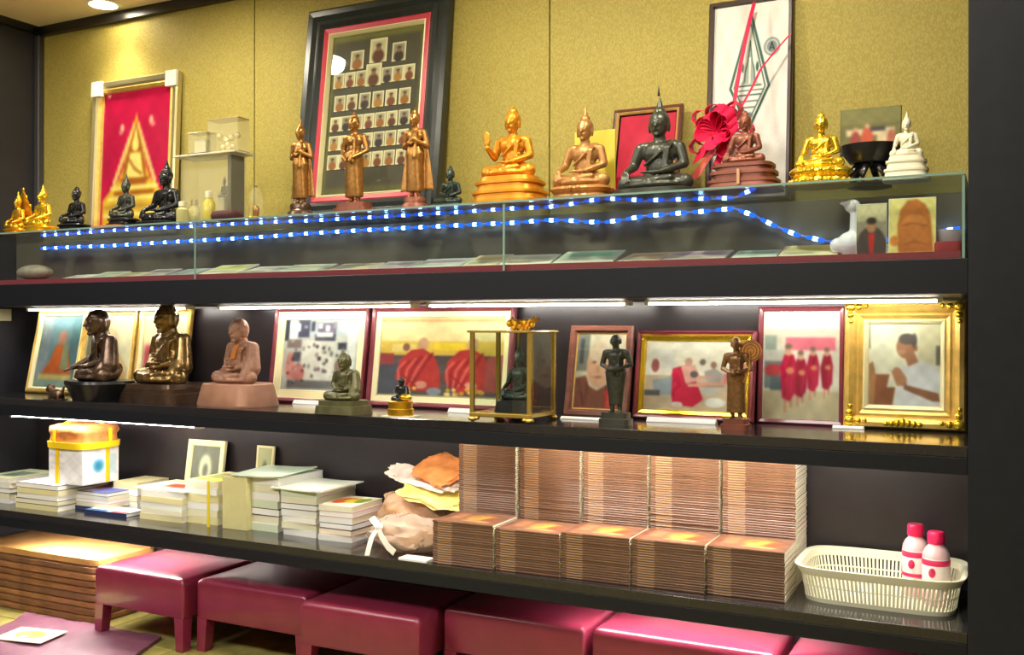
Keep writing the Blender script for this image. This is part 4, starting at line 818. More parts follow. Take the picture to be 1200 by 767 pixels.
# ================================================================== INSIDE THE GLASS CASE
ROPE = [(50, 291), (90, 289), (125, 288), (175, 285), (225, 282), (300, 278), (367, 273), (436, 269), (515, 265), (555, 263), (600, 261), (640, 258), (663, 258), (690, 260), (712, 260), (733, 257), (755, 253), (780, 251), (805, 249), (832, 247), (860, 244), (885, 253), (911, 266), (934, 275), (965, 282), (990, 284), (1040, 281), (1090, 273), (1122, 268)]
YR = .286
led = thing('led_rope_light', 'clear rope of blue-white lights strung inside the glass case', 'rope light', (PY(600, 261, YR).x, YR, Z_B1T + .1)); lo = Vector(led.location)
rp = [PY(x, y, YR) for x, y in ROPE]
MB().tube([p - lo for p in rp], .0035, 8).build('cable', mat('blue_clear_cable', (130, 150, 200), .3, emit=(70, 120, 230), estr=0.25, alpha=.8), led, True)
BEAD = lamp_mat('led_bead', (150, 200, 255), 9.0); GLOW = lamp_mat('led_halo_blue', (24, 90, 255), 1.3)
bead = MB().ell((0, 0, 0), (.0155, .006, .006), nu=10, nv=8).build('led_bead', BEAD, led, True)
sleeve = MB().tube([(-.024, 0, 0), (.024, 0, 0)], .0054, 8).build('bead_halo', GLOW, bead, True)  # blue halo of each bead's light, added as a glowing tube
dist = 0.0; nxt = .02; first = True
for a, b in zip(rp[:-1], rp[1:]):
    L = (b - a).length
    while nxt <= dist + L:
        q = a.lerp(b, (nxt - dist) / L); ang = math.atan2(b.z - a.z, b.x - a.x)
        if first: o, so = bead, sleeve; first = False
        else:
            o = link_mesh('led_bead', bead.data, led); so = link_mesh('bead_halo', sleeve.data, o)
        o.location = q - lo + Vector((0, -.003, 0)); o.rotation_euler = (0, -ang, 0); nxt += .068
    dist += L
# printed leaflets propped along the red lining
random.seed(4)
lcol = [(206, 204, 186), (184, 192, 174), (204, 180, 152), (198, 184, 178), (190, 198, 190), (210, 200, 166)]
xx = PY(70, 315, .1).x; k = 0
lnm = ['white', 'pale green', 'peach', 'pinkish', 'pale grey-green', 'cream']
while xx < PY(990, 290, .1).x:
    px_gap = -2.25 < xx < -2.1 or False
    wd = random.uniform(.11, .19); dp = random.uniform(.10, .15) * (1.0 if xx > -2.9 else .7)
    img = paint(12, 10, [('r', .1, .2, .9, .5, tuple(max(60, v - random.randint(10, 70)) for v in lcol[k % 6])), ('r', .1, .65, .6, .8, tuple(v - 40 for v in lcol[(k + 2) % 6]))], lcol[k % 6])
    t = thing('leaflet', '%s leaflet, %s from the grey stone, propped on red case lining' % (lnm[k % 6], ordw(k + 1)), 'leaflet', (xx + wd / 2, .10, Z_CF), random.uniform(-.15, .15), 'leaflets inside the glass case')
    tl_ = R(random.uniform(14, 20)); t.rotation_euler = (tl_, 0, t.rotation_euler.z * .5)
    MB().bbox(-wd / 2, wd / 2, 0, dp, 0, .005, .0008).build('pages', PAPER, t); link_mesh('cover_print', print_mesh('cover_print', wd - .002, dp - .002, img, .0056, True), t, None, (0, dp / 2, 0))
    xx += wd + random.uniform(.004, .02); k += 1
# pale stone, figurine, bowl and photographs
c = PY(41, 314, .08); o = MB().ell((0, 0, .03), (.085, .05, .03), nu=20, nv=12).build('pale_stone', mat('grey_shell', (150, 138, 124), .6, var=.25, vscale=30), None, True); o.location = (c.x, .08, Z_CF + .001); tag(o, 'rounded grey-tan stone at the unlit end of the glass case', 'stone')
def case_photo(label, xl, xr, yt, yb, Y, img, cat='photograph'):
    x0, x1 = fx(xl, xr, Y, 270); zb = Z_CF; h_ = PY((xl + xr) / 2, yt, Y).z - zb
    t = thing('standing_photo', label, cat, ((x0 + x1) / 2, Y, zb)); t.rotation_euler = (R(-4), 0, 0)
    MB().bbox(-(x1 - x0) / 2, (x1 - x0) / 2, 0, .004, 0, h_, .0006).build('card', PAPER, t); link_mesh('photo_print', print_mesh('photo_print', (x1 - x0) - .002, h_ - .002, img, -.0005), t, None, (0, 0, .001))
og = (190, 110, 54)
case_photo('print of an orange-brown buddha head on yellow standing in the glass case', 1041, 1097, 231, 302, .03, paint(50, 60, [('p', [(.2, 1), (.18, .5), (.25, .2), (.4, .04), (.6, .02), (.78, .12), (.88, .3), (.92, .6), (.95, 1)], og), ('e', .55, .5, .28, .2, (206, 126, 66)), ('l', [(.3, .5), (.5, .46), (.8, .52)], .03, (150, 80, 44)), ('e', .55, .7, .3, .22, (196, 116, 60)), ('l', [(.35, .85), (.55, .8), (.8, .86)], .03, (160, 90, 48)), ('e', .12, .78, .1, .1, (214, 130, 60)), ('n', .12)], (232, 216, 140)))
case_photo('small photograph of a person in a dark jacket and red shirt in the glass case', 1003, 1039, 238, 302, .035, paint(36, 60, [('r', 0, 0, 1, .35, (206, 196, 160)), ('e', .5, .85, .5, .4, (74, 62, 66)), ('p', [(.38, .6), (.62, .6), (.56, 1), (.44, 1)], (190, 44, 46)), ('e', .5, .45, .16, .13, SKIN), ('e', .5, .34, .17, .07, (50, 40, 40)), ('n', .1)], (150, 140, 124)))
c = PY(997, 280, .12); hg = PY(997, 232, .12).z - Z_CF; t = thing('white_figurine', 'white porcelain goose-like figurine inside the glass case', 'figurine', (c.x, .12, Z_CF)); POR = mat('porcelain', (226, 224, 236), .2, coat=.4)
M = MB(); M.ell((0, 0, hg * .22), (.035, .03, hg * .22), nu=16); M.cap((.01, 0, hg * .35), (.008, 0, hg * .75), .014, .01); M.ell((.004, 0, hg * .86), (.02, .016, hg * .12)); M.cap((-.01, 0, hg * .9), (-.026, 0, hg * .92), .008, .003); M.ell((-.03, 0, hg * .2), (.022, .018, hg * .14))
link_mesh('body', fuse('goose', M, .003), t, POR)
MB().lathe([(.02, 0), (.022, .003), (.016, .005)], 16).build('base', POR, t, 40)
c = PY(1108, 280, .10); t = thing('white_bowl', 'small white bowl behind the orange buddha print', 'bowl', (c.x, .10, Z_CF)); MB().lathe([(.022, 0), (.024, .006), (.045, .03), (.05, .055), (.046, .055), (.04, .03), (.01, .012)], 24).build('bowl', POR, t, 50)
o = MB().sup([(0, .03, .022), (.02, .03, .022), (.024, .027, .02)], 5, 20).build('red_box', mat('red_velvet', (150, 30, 46), .7), None, 40); o.location = (PY(1111, 290, .04).x, .042, Z_CF); tag(o, 'small dark red box at the pillar end of the glass case', 'box')

# ================================================================== MORE ON THE MIDDLE SHELF
# brass-framed glass case with a dark buddha inside
gx0, gx1, gy0, gy1 = -1.405, -1.205, .012, .19; t = thing('brass_glass_case', 'small glass case with brass posts and scrolled feet', 'glass case', ((gx0 + gx1) / 2, (gy0 + gy1) / 2, Z2))
hw, hd = (gx1 - gx0) / 2, (gy1 - gy0) / 2; H = PY(545, 387, gy0).z - Z2
MB().bbox(-hw, hw, -hd, hd, .014, .026, .002).build('base_plate', BRASS, t); MB().bbox(-hw - .006, hw + .006, -hd - .006, hd + .006, H - .006, H, .002).build('top_plate', BRASS, t)
for a in (-1, 1):
    for b in (-1, 1):
        MB().bbox(a * (hw - .007) - .006, a * (hw - .007) + .006, b * (hd - .007) - .006, b * (hd - .007) + .006, .026, H - .006, .001).build('post', BRASS, t)
        M = MB(); M.ell((a * (hw - .008), b * (hd - .008), .008), (.014, .014, .008)); M.ell((a * (hw - .022), b * (hd - .008), .01), (.009, .01, .006)); M.build('foot', BRASS, t, True)
    MB().bbox(a * hw * .24 - .003, a * hw * .24 + .003, hd - .009, hd - .003, .026, H - .006, .001).build('post', BRASS, t)
    MB().box(min(a * (hw - .007), a * (hw - .005)), max(a * (hw - .007), a * (hw - .005)), -hd + .011, hd - .011, .026, H - .006).build('side_pane', GLASS, t)
MB().box(-hw + .011, hw - .011, -hd + .005, -hd + .007, .026, H - .006).build('front_pane', GLASS, t); MB().box(-hw + .011, hw - .011, hd - .007, hd - .005, .026, H - .006).build('back_pane', GLASS, t)
gcx, gcy = (gx0 + gx1) / 2, (gy0 + gy1) / 2
st = statue('buddha_statue', 'dark green-black buddha inside the brass glass case', 'earth', T_EARTH, 596, 396, gcy, Z2 + .0262, P_BLOCK, DGREEN, BLACKST, wide=.82); st.location.x = gcx + .015
random.seed(9); t = thing('gold_flowers', 'cluster of gold leaf flowers on top of the brass glass case', 'ornament', (gcx + .045, gcy - .01, Z2 + H))
M = MB()
for k in range(16):
    M.ell((random.uniform(-.045, .04), random.uniform(-.02, .02), .006 + random.random() * .03), (random.uniform(.006, .012),) * 3, nu=8, nv=6)
M.build('blossoms', GOLD, t, True)
for k in range(7):
    a = random.uniform(0, 6.28); L = random.uniform(.03, .055); MB().strip([(0, 0, .008), (L * .5 * math.cos(a), L * .3 * math.sin(a), .022), (L * math.cos(a), L * .5 * math.sin(a), .03 + random.uniform(-.01, .012))], (.003, .004, 0), .0012).build('leaf', GOLD, t)
# white name cards along the shelf
def namecard(label, xl, xr, y, Y, ht=.014, rz=0):
    x0, x1 = fx(xl, xr, Y, y); o = MB().bbox(-(x1 - x0) / 2, (x1 - x0) / 2, 0, .03, 0, .003, .0005).add([(-(x1 - x0) / 2, 0, 0), ((x1 - x0) / 2, 0, 0), ((x1 - x0) / 2, .012, ht), (-(x1 - x0) / 2, .012, ht), (-(x1 - x0) / 2, .014, ht), ((x1 - x0) / 2, .014, ht), ((x1 - x0) / 2, .03, 0), (-(x1 - x0) / 2, .03, 0)], [(0, 1, 2, 3), (3, 2, 5, 4), (4, 5, 6, 7), (0, 3, 4, 7), (1, 6, 5, 2)]).build('name_card', PAPER)
    o.location = ((x0 + x1) / 2, Y, Z2); o.rotation_euler.z = rz; tag(o, label, 'card')
namecard('white folded card before the collage photo', 342, 377, 474, .29); namecard('white folded card before the red monks photo', 524, 551, 482, .24)
namecard('white folded card before the wooden portrait', 656, 704, 490, .20, .008); namecard('long white folded card before the bowing figure photo', 757, 838, 495, .235); namecard('small white folded card before the ornate gold frame', 975, 1012, 501, .29, .008)
# tiny carved lion beside the dark monk and a cream card on the back panel
c = PZ(75, 458, Z2); t = thing('carved_ornament', 'little dark carved lion at the foot of the dark bronze monk', 'ornament', (PY(66, 450, .03).x, .03, Z2))
M = MB(); M.ell((0, 0, .022), (.035, .018, .02)); M.ell((-.03, 0, .042), (.017, .016, .018)); M.ell((-.045, 0, .037), (.009, .01, .009))
for a in (-1, 1):
    for b in (-1, 1): M.cap((a * .022, b * .01, .018), (a * .024, b * .011, .004), .007, .006)
M.cap((.032, 0, .025), (.042, 0, .05), .006, .004); link_mesh('body', fuse('lion', M, .0028), t, BRONZE_D); MB().bbox(-.05, .04, -.02, .02, 0, .003, .0005).build('base', BRONZE_D, t)
o = MB().bbox(0, .004, -.06, .06, 0, .05, .0005).build('wall_card', CREAM); o.location = (XL, .222, 1.147); tag(o, 'pale card fixed to the dark side wall above the shelf', 'card')

# ================================================================== LOWEST SHELF: brown books
BR = mat('brown_cover', (106, 74, 52), .32, var=.12, vscale=30); BT = mat('tan_spine_print', (176, 138, 98), .4); PG = mat('book_pages', (240, 232, 206), .7)
BW, BD, BTk = .2010, .162, .0068
bk = MB()
bk.box(-BW / 2, BW / 2, 0.0012, BD, 0.0002, .0009, 0); bk.box(-BW / 2, BW / 2, 0.0012, BD, BTk - .0009, BTk - .0002, 0)
bk.loft([[(x, 0.0012, .0002), (x, 0.0002, BTk * .25), (x, 0, BTk * .5), (x, 0.0002, BTk * .75), (x, 0.0012, BTk - .0002), (x, .003, BTk * .5)] for x in (-BW / 2, BW / 2)], 0, True)
bk.box(-BW / 2 - .0003, BW / 2 + .0003, .002, BD - .0015, .0008, BTk - .0008, 1)
bk.box(-BW * .42, -BW * .18, -.0003, .0012, BTk * .32, BTk * .68, 2)
bmesh_o = bk.build('brown_book', [BR, PG, BT]); bme = bmesh_o.data; used0 = [False]
cov = print_mesh('cover_print', BW - .004, BD - .004, paint(40, 32, [('r', .0, 0, .1, 1, (120, 74, 56)), ('e', .62, .5, .24, .3, (182, 128, 62)), ('e', .66, .45, .1, .16, (206, 168, 80)), ('e', .52, .6, .08, .1, (200, 160, 96)), ('e', .74, .62, .08, .12, (130, 96, 60)), ('e', .8, .55, .1, .2, (150, 84, 56)), ('r', .14, .2, .32, .7, (176, 120, 84)), ('r', .4, .75, .85, .82, (216, 170, 110)), ('n', .25)], (134, 94, 74)), .0, True)
random.seed(31)
def book_stack(x0, Yf, n, z0, label, group, top=False, rz=0.0):
    for k in range(n):
        o = bmesh_o if not used0[0] else link_mesh('brown_book', bme)
        used0[0] = True
        o.location = (x0 + BW / 2 + random.uniform(-.0012, .0012), Yf + random.uniform(-.0012, .0012), z0 + k * BTk); o.rotation_euler.z = rz + random.uniform(-.004, .004)
        if top and k == n - 1:
            link_mesh('cover_print', cov, o, None, (0, BD / 2, BTk + .0002)); tag(o, label[1], 'book', group)
        else: tag(o, label[0] % ordw(n - k), 'book', group)
nb = ['beside the plastic bag', 'second from the plastic bag', 'in the middle of the row', 'second from the white basket', 'beside the white basket']
for i, (x0, Yf) in enumerate(((-1.533, .022), (-1.326, .03), (-1.121, .038), (-.915, .048), (-.709, .058))):
    book_stack(x0, Yf, 19 if i != 1 else 18, Z3, ('brown book, %s from the top of low front stack ' + nb[i], 'brown book with golden cover topping the low front stack ' + nb[i]), 'brown books, low front stack ' + nb[i], True, R(.6))
hid = MB(); NH = 17
for i, x0 in enumerate((-1.562, -1.346, -1.134, -.924, -.713)):
    for k in range(NH): hid.box(x0 + random.uniform(-.001, .001), x0 + BW + random.uniform(-.001, .001), .228, .228 + BD, Z3 + k * BTk, Z3 + (k + 1) * BTk - .0004); hid.box(x0 + .002, x0 + BW + .0014, .23, .386, Z3 + k * BTk + .0008, Z3 + (k + 1) * BTk - .001, 1)
    book_stack(x0, .228, 50 - NH, Z3 + NH * BTk, ('brown book, %s from the top of tall rear stack ' + nb[i],), 'brown books, tall rear stack ' + nb[i])
ho = hid.build('brown_books', [BR, PG]); tag(ho, 'lower brown books of the tall rear stacks hidden behind the front row', 'books', None, 'stuff')

# ------------------------------------------------------------------ magazines and booklets
def magset(label, xl, yl, xr, yr, ytop, dep, n, covers, mtype='magazine', rzj=.02, group=None, topops=None, topbg=None, zbase=None, W=None, jit=.003):
    P0, P1 = PZ(xl, yl, Z3), PZ(xr, yr, Z3); P0 = P0.copy(); P1 = P1.copy()
    Yf = max(.02, (P0.y + P1.y) / 2); x0, x1 = PY(xl, yl, Yf).x, PY(xr, yr, Yf).x; wd = (W or (x1 - x0)) * .965
    h_ = PY(xl, ytop, Yf).z - Z3; th = h_ / n; z = Z3
    for k in range(n):
        m = covers[k % len(covers)]; t = MB(); ww = wd * random.uniform(.97, 1.0); dd = dep * random.uniform(.96, 1.0)
        tk = th
        t.box(-ww / 2, ww / 2, 0, dd, 0, tk * .12, 0); t.box(-ww / 2, ww / 2, 0, dd, tk * .88, tk - .0003, 0); t.box(-ww / 2, ww / 2, 0, .0015, tk * .12, tk * .88, 0 if k % 3 == 0 else 1)
        t.box(-ww / 2 + .001, ww / 2 - .001, .0015, dd - .001, tk * .12, tk * .88, 1)
        o = t.build(mtype, [m, CREAM if k % 2 else PAPER]); o.location = ((x0 + x1) / 2 + random.uniform(-jit, jit), Yf + random.uniform(0, jit), z); o.rotation_euler.z = random.uniform(-rzj, rzj)
        tag(o, (label.replace(' in the ', ', %s from the bottom in the ' % ordw(k + 1)) if n > 1 else label) if k < n - 1 or not topops else topops[0], mtype.replace('_', ' '), group or label.split(' in ')[-1])
        if k == n - 1 and topops: link_mesh('cover_print', print_mesh('cover_print', ww - .004, dd - .004, paint(40, 40, topops[1], topops[2]), 0, True), o, None, (0, dd / 2, tk + .0002))
        z += th
    return (x0 + x1) / 2, Yf, z
cw = mat('cover_white', (228, 228, 220), .35); cg = mat('cover_pale_green', (206, 216, 186), .35); cy = mat('cover_cream', (224, 214, 160), .4); cb = mat('cover_grey', (120, 120, 116), .35); cp = mat('cover_pink', (214, 150, 150), .35); cn = mat('cover_navy', (44, 56, 96), .35); cd_ = mat('cover_dark', (60, 56, 52), .4)
magset('pale magazine in the stack against the side wall', -24, 585, 12, 591, 557, .23, 5, [cw, cy, cd_], topops=('pale magazine with grey picture cover on the wall-side stack', [('r', .25, .3, .8, .8, (120, 140, 120)), ('r', .1, .05, .9, .15, (200, 210, 170))], (214, 220, 180)))
bB = magset('thick white magazine in the stack under the gift box', 18, 593, 69, 601, 564, .24, 5, [cy, cd_, cw], topops=('white blank-topped magazine directly under the gift box', [('r', .1, .1, .9, .2, (214, 220, 232))], (232, 232, 236)))
magset('small mixed booklet in the stack beside the gift box magazines', 79, 595, 127, 600, 573, .15, 5, [cn, cw, cp, cw, cd_], rzj=.03, topops=('booklet with pink and blue cover topping the small mixed stack', [('r', 0, 0, .5, .6, (214, 120, 110)), ('r', .5, .2, 1, 1, (110, 120, 190))], (226, 220, 220)))
magset('thin glossy magazine lying alone in front, blue and red edge', 97, 600, 148, 607, 596, .10, 1, [cn], group='single magazine on the lowest shelf', topops=('thin glossy magazine lying flat in front of the small mixed stack', [('r', 0, .75, .5, 1, (60, 110, 170)), ('r', .6, .8, 1, 1, (180, 70, 70))], (226, 226, 226)))
ec = magset('white booklet in the short block next to cream magazines', 131, 592, 161, 597, 563, .17, 4, [cw, cp, cw, cy], group='white booklets, short block')
gc = magset('cream magazine in the low stack with an orange cover on top', 163, 607, 214, 613, 573, .22, 5, [cy, cw, cg], topops=('cream magazine with grey photo cover in the low stack', [('e', .55, .4, .3, .2, (110, 120, 110))], (222, 220, 170)))
magset('cream magazine in the strapped stack with yellow straps', 216, 612, 256, 615, 561, .22, 6, [cy, cg, cw], topops=('cream magazine with green picture topping the strapped stack', [('r', .15, .2, .85, .7, (150, 160, 96)), ('r', .1, .75, .9, .9, (222, 200, 70))], (220, 216, 160)))
x0, Yf = PY(240, 600, .13).x, .118; hS = PY(216, 561, .12).z - Z3
M = MB(); xs_ = PY(246, 600, .12).x
M.box(xs_ - .006, xs_ + .006, .112, .114, 0.001, hS + .002); M.box(xs_ - .006, xs_ + .006, .112, .35, hS + .002, hS + .0035); o = M.build('yellow_strap', mat('yellow_strap', (232, 206, 40), .4)); o.location = (0, 0, Z3); tag(o, 'yellow strap around the strapped cream magazines', 'strap')
# kraft box between stacks
P0 = PZ(260, 616, Z3); x0, x1 = PY(260, 616, .12).x, PY(288, 618, .12).x; hH = PY(260, 557, .12).z - Z3
t = thing('cardboard_box', 'plain cream cardboard box wedged between magazine stacks', 'box', ((x0 + x1) / 2, .122, Z3)); MB().bbox(-(x1 - x0) / 2, (x1 - x0) / 2, 0, .2, 0, hH, .001).build('body', mat('cream_card', (206, 198, 140), .7, var=.05), t); MB().box(-(x1 - x0) / 2 + .002, (x1 - x0) / 2 - .002, .002, .198, hH, hH + .001).build('flap', mat('brown_card_flap', (150, 126, 96), .7), t)
TI = magset('pale green-topped magazine in the tall stack next to the cardboard box', 290, 619, 327, 625, 557, .24, 7, [cg, cw, cd_, cg, cw], topops=('pale green magazine topping the tall stack beside the cardboard box', [('r', .45, .2, .85, .45, (190, 222, 196)), ('l', [(.1, .6), (.9, .55)], .02, (190, 200, 190))], (216, 224, 204)), rzj=.04)[2]
TJ = magset('white magazine in the tall stack beside coloured booklets', 329, 625, 371, 631, 573, .24, 7, [cw, cg, cy, cw, cd_], topops=('blank pale magazine topping the stack beside the coloured booklets', [('r', .1, .1, .5, .2, (214, 220, 206))], (226, 228, 214)), rzj=.05)[2]
magset('pinkish booklet in the stack next to the knotted bag', 373, 631, 413, 637, 590, .19, 6, [cw, cp, cn, cw, cp], topops=('booklet with red and yellow picture cover next to the knotted bag', [('e', .3, .5, .28, .3, (206, 96, 50)), ('e', .6, .45, .3, .25, (196, 170, 50)), ('e', .8, .4, .15, .25, (110, 140, 50)), ('n', .2)], (222, 214, 190)), rzj=.05)
def curled(label, px, Y, zb, w_, d_, col, rz, lift):
    M = MB(); n = 14; rings = []
    for i in range(n):
        u = i / (n - 1); z = lift * max(0, u - .45) ** 2 * 3.3 + .0005; rings.append([(-w_ / 2 + w_ * u, -d_ / 2, z), (-w_ / 2 + w_ * u, d_ / 2, z + .004), (-w_ / 2 + w_ * u, d_ / 2, z + .009), (-w_ / 2 + w_ * u, -d_ / 2, z + .005)])
    o = M.loft(rings).build('magazine', mat('cover_curl_%d' % px, col, .35, var=.04, vscale=8), None, 40); o.location = (PY(px, 560, Y).x, Y, zb); o.rotation_euler.z = rz; tag(o, label, 'magazine')
curled('loose curled pale green magazine on the tall stack beside the box', 322, .235, TI + .001, .21, .22, (206, 222, 196), R(6), .006); curled('loose curled white magazine on the stack beside coloured booklets', 372, .235, TJ + .001, .23, .22, (226, 230, 212), R(-4), .005)
# orange-covered magazine lying on the low stack
me = MB(); me.box(-.13, .13, 0, .2, 0, .005).box(-.129, .129, .001, .199, .001, .0045); o = me.build('magazine', [cw]); o.location = (gc[0] - .02, .125, gc[2] + .0008); o.rotation_euler.z = R(-3); tag(o, 'white magazine with orange-red picture lying across the low stacks', 'magazine')
link_mesh('cover_print', print_mesh('cover_print', .254, .19, paint(40, 30, [('r', .3, .35, .9, .75, (222, 130, 90)), ('e', .55, .55, .2, .15, (206, 70, 60)), ('r', .05, .05, .4, .2, (214, 200, 120))], (232, 226, 200)), 0, True), o, None, (0, .1, .0053))

# ------------------------------------------------------------------ gift box with yellow ribbon
t = thing('gift_box', 'white printed gift box with orange lid tied with yellow ribbon', 'gift box', (-3.225, .185, max(bB[2], .505) + .0006)); hb_ = .14
YRB = mat('yellow_ribbon', (244, 206, 30), .4)
img = lambda k: paint(40, 34, ([('r', 0, .15, .4, .25, (214, 206, 226)), ('r', .06, .4, .5, .46, (206, 206, 216)), ('r', .06, .55, .45, .6, (206, 206, 216))] if k == 0 else [('e', .42, .5, .17, .2, (110, 180, 206)), ('e', .42, .5, .1, .12, (60, 140, 180)), ('r', .7, .2, .95, .8, (196, 214, 222))]), (232, 232, 236))
MB().bbox(-.095, .095, -.085, .085, 0, hb_, .002).build('box_body', mat('white_carton', (232, 232, 236), .5), t)
link_mesh('front_print', print_mesh('front_print', .184, hb_ - .008, img(0), 0), t, None, (0, -.0854, .004)); link_mesh('side_print', print_mesh('side_print', .164, hb_ - .008, img(1), 0), t, None, (.0954, 0, .004), (0, 0, R(90)))
random.seed(8); lid = MB(); lid.sup([(hb_ + .0006, .105, .094), (hb_ + .02, .108, .097), (hb_ + .045, .104, .093), (hb_ + .06, .112, .1), (hb_ + .078, .108, .096), (hb_ + .085, .09, .08)], 4.5, 36)
lid.v = [(x + .004 * noise.noise((x * 40, y * 40, z * 40)), y + .004 * noise.noise((y * 40, z * 40, x * 40)), z + (.005 * noise.noise((x * 30, y * 30, 5)) if z > hb_ + .01 else 0)) for x, y, z in lid.v]
lid.build('lid', mat('orange_cloth', (206, 132, 72), .6, var=.35, vscale=30), t, 60)
M = MB()
M.box(-.05, -.034, -.0905, -.0865, 0.002, hb_); M.box(.0965, .1005, .02, .036, .002, hb_); M.sup([(hb_ - .002, .112, .1), (hb_ + .022, .114, .102)], 5, 36)
M.strip([(-.042, -.105, hb_ + .02), (-.04, -.103, hb_ + .07), (-.03, -.05, hb_ + .096), (0, 0, hb_ + .1), (.06, .02, hb_ + .096), (.112, .028, hb_ + .07), (.113, .028, hb_ + .02)], [(.008, 0, 0)] * 2 + [(.007, .003, 0)] * 2 + [(.003, .008, 0)] * 1 + [(0, .008, 0)] * 2, .002)
for k in range(5):
    a = k * 1.2 + .3; M.strip([Vector((0, 0, hb_ + .1)) + Vector((math.cos(a) * q * .05, math.sin(a) * q * .05, .022 * math.sin(q * 3.1))) for q in (0, .3, .6, .85, 1)], (-.006 * math.sin(a), .006 * math.cos(a), 0), .0015)
M.build('ribbon', YRB, t, 50)

# ------------------------------------------------------------------ plastic bags with snacks
BAG = mat('thin_plastic_bag', (226, 206, 186), .15, alpha=.5, var=.12, vscale=25); BAG2 = mat('orange_snack_bag', (230, 190, 150), .18, alpha=.5, var=.25, vscale=14)
def crumple(name, m, parent, c, r, amp, seed, sub=4, flatb=0.0, fr=14, sq=1.0):
    bm = bmesh.new(); bmesh.ops.create_icosphere(bm, subdivisions=sub, radius=1)
    for v in bm.verts:
        p = v.co.copy(); p = Vector((math.copysign(abs(p.x) ** sq, p.x), math.copysign(abs(p.y) ** sq, p.y), p.z)); n1 = noise.noise(p * 2.2 + Vector((seed, 0, 0))); n2 = noise.turbulence(p * fr * .35 + Vector((0, seed, 0)), 3, True)
        q = p * (1 + amp * n1 + amp * .7 * (n2 - .5)); v.co = (c[0] + q.x * r[0], c[1] + q.y * r[1], max(c[2] + q.z * r[2], flatb))
    me = bpy.data.meshes.new(name); bm.to_mesh(me); bm.free(); me.materials.append(m); me.polygons.foreach_set('use_smooth', [True] * len(me.polygons)); me.set_sharp_from_angle(angle=R(40))
    o = bpy.data.objects.new(name, me); COL.objects.link(o); o.parent = parent; return o
t = thing('plastic_bag', 'clear plastic bag of buns tied with white ribbon ends', 'bag', (-1.69, .115, Z3))
crumple('bag_film', BAG, t, (0, 0, .055), (.135, .085, .06), .22, 3.0, 4, 0.0005)
for k, (a, b, z) in enumerate(((-.06, 0, .045), (.03, -.02, .042), (.075, .02, .05), (-.01, .02, .075))): MB().ell((a, b, z), (.045, .04, .03)).build('bun', mat('baked_bun', (206, 146, 96), .6, var=.2, vscale=20), t, True)
M = MB(); M.ell((-.05, -.075, .085), (.014, .012, .012)); M.strip([(-.05, -.078, .085), (-.06, -.1, .055), (-.066, -.108, .02), (-.068, -.112, .002)], (.009, 0, .001), .0015); M.strip([(-.05, -.078, .085), (-.025, -.098, .062), (.005, -.106, .035), (.03, -.108, .02)], (.005, 0, .009), .0015); M.strip([(-.05, -.075, .085), (-.08, -.07, .11), (-.1, -.06, .1)], (.002, .012, .004), .0015); M.build('tie_ribbon', PAPER, t, 50)
t = thing('plastic_bag', 'bulging plastic bag with pinkish packs behind the knotted bag', 'bag', (-1.755, .285, Z3)); crumple('bag_film', BAG2, t, (0, 0, .085), (.14, .085, .088), .22, 9.0, 4, 0.0005); MB().bbox(-.1, .02, -.05, .05, .01, .11, .012).build('snack_pack', mat('snack_pack_orange', (226, 150, 70), .5, var=.3), t); MB().bbox(-.07, .07, -.04, .04, .01, .14, .01).build('snack_pack', mat('snack_pack', (214, 150, 120), .5, var=.2), t)
def packet(label, loc, rot, w_, d_, col, seed, h=.022):
    o = crumple('snack_packet', mat('packet_%d' % seed, col, .25, var=.35, vscale=18), None, (0, 0, 0), (w_ / 2, d_ / 2, h / 2), .25, seed, 4, -1, 20, .5); o.location = loc; o.rotation_euler = rot; tag(o, label, 'packet')
packet('orange snack packet lying on the bulging plastic bag', (-1.665, .285, Z3 + .238), (R(24), R(14), R(-12)), .16, .15, (222, 140, 80), 12, .018)
packet('yellow snack packet on the bulging bag beside the brown books', (-1.665, .245, Z3 + .170), (R(38), R(12), R(8)), .22, .12, (238, 204, 110), 13, .022)
packet('long white and pink snack packet crossing the orange packet', (-1.72, .26, Z3 + .208), (R(24), R(9), R(-6)), .28, .09, (236, 206, 190), 14, .016)
o = MB().bbox(-.05, .05, 0, .05, 0, .008, .001).build('paper_pad', PAPER); o.location = (-1.595, .004, Z3); tag(o, 'small white paper pad at the shelf edge before the knotted bag', 'paper')

# ------------------------------------------------------------------ white basket and two bottles
bx0, bx1, by0, by1, zr = -.50, -.087, .075, .385, .092
bcx, bcy = (bx0 + bx1) / 2, (by0 + by1) / 2; rx, ry = (bx1 - bx0) / 2, (by1 - by0) / 2
BK = mat('cream_basket_plastic', (240, 238, 208), .35)
t = thing('plastic_basket', 'cream plastic slotted basket next to the brown books', 'basket', (bcx, bcy, Z3))
def srect(rx, ry, z, n=72, p=5.0, ph=0.0):
    out = []
    for i in range(n):
        a = 2 * math.pi * i / n + ph; ca, sa = math.cos(a), math.sin(a); out.append(Vector((rx * math.copysign(abs(ca) ** (2 / p), ca), ry * math.copysign(abs(sa) ** (2 / p), sa), z)))
    return out
def srect_even(rx, ry, z, n):
    pts = srect(rx, ry, z, 720); L = [0]
    for i in range(720): L.append(L[-1] + (pts[(i + 1) % 720] - pts[i]).length)
    out = []; j = 0
    for k in range(n):
        s_ = L[-1] * k / n
        while L[j + 1] < s_: j += 1
        out.append(pts[j].lerp(pts[(j + 1) % 720], (s_ - L[j]) / (L[j + 1] - L[j] + 1e-9)))
    return out
brx, bry = rx - .026, ry - .03
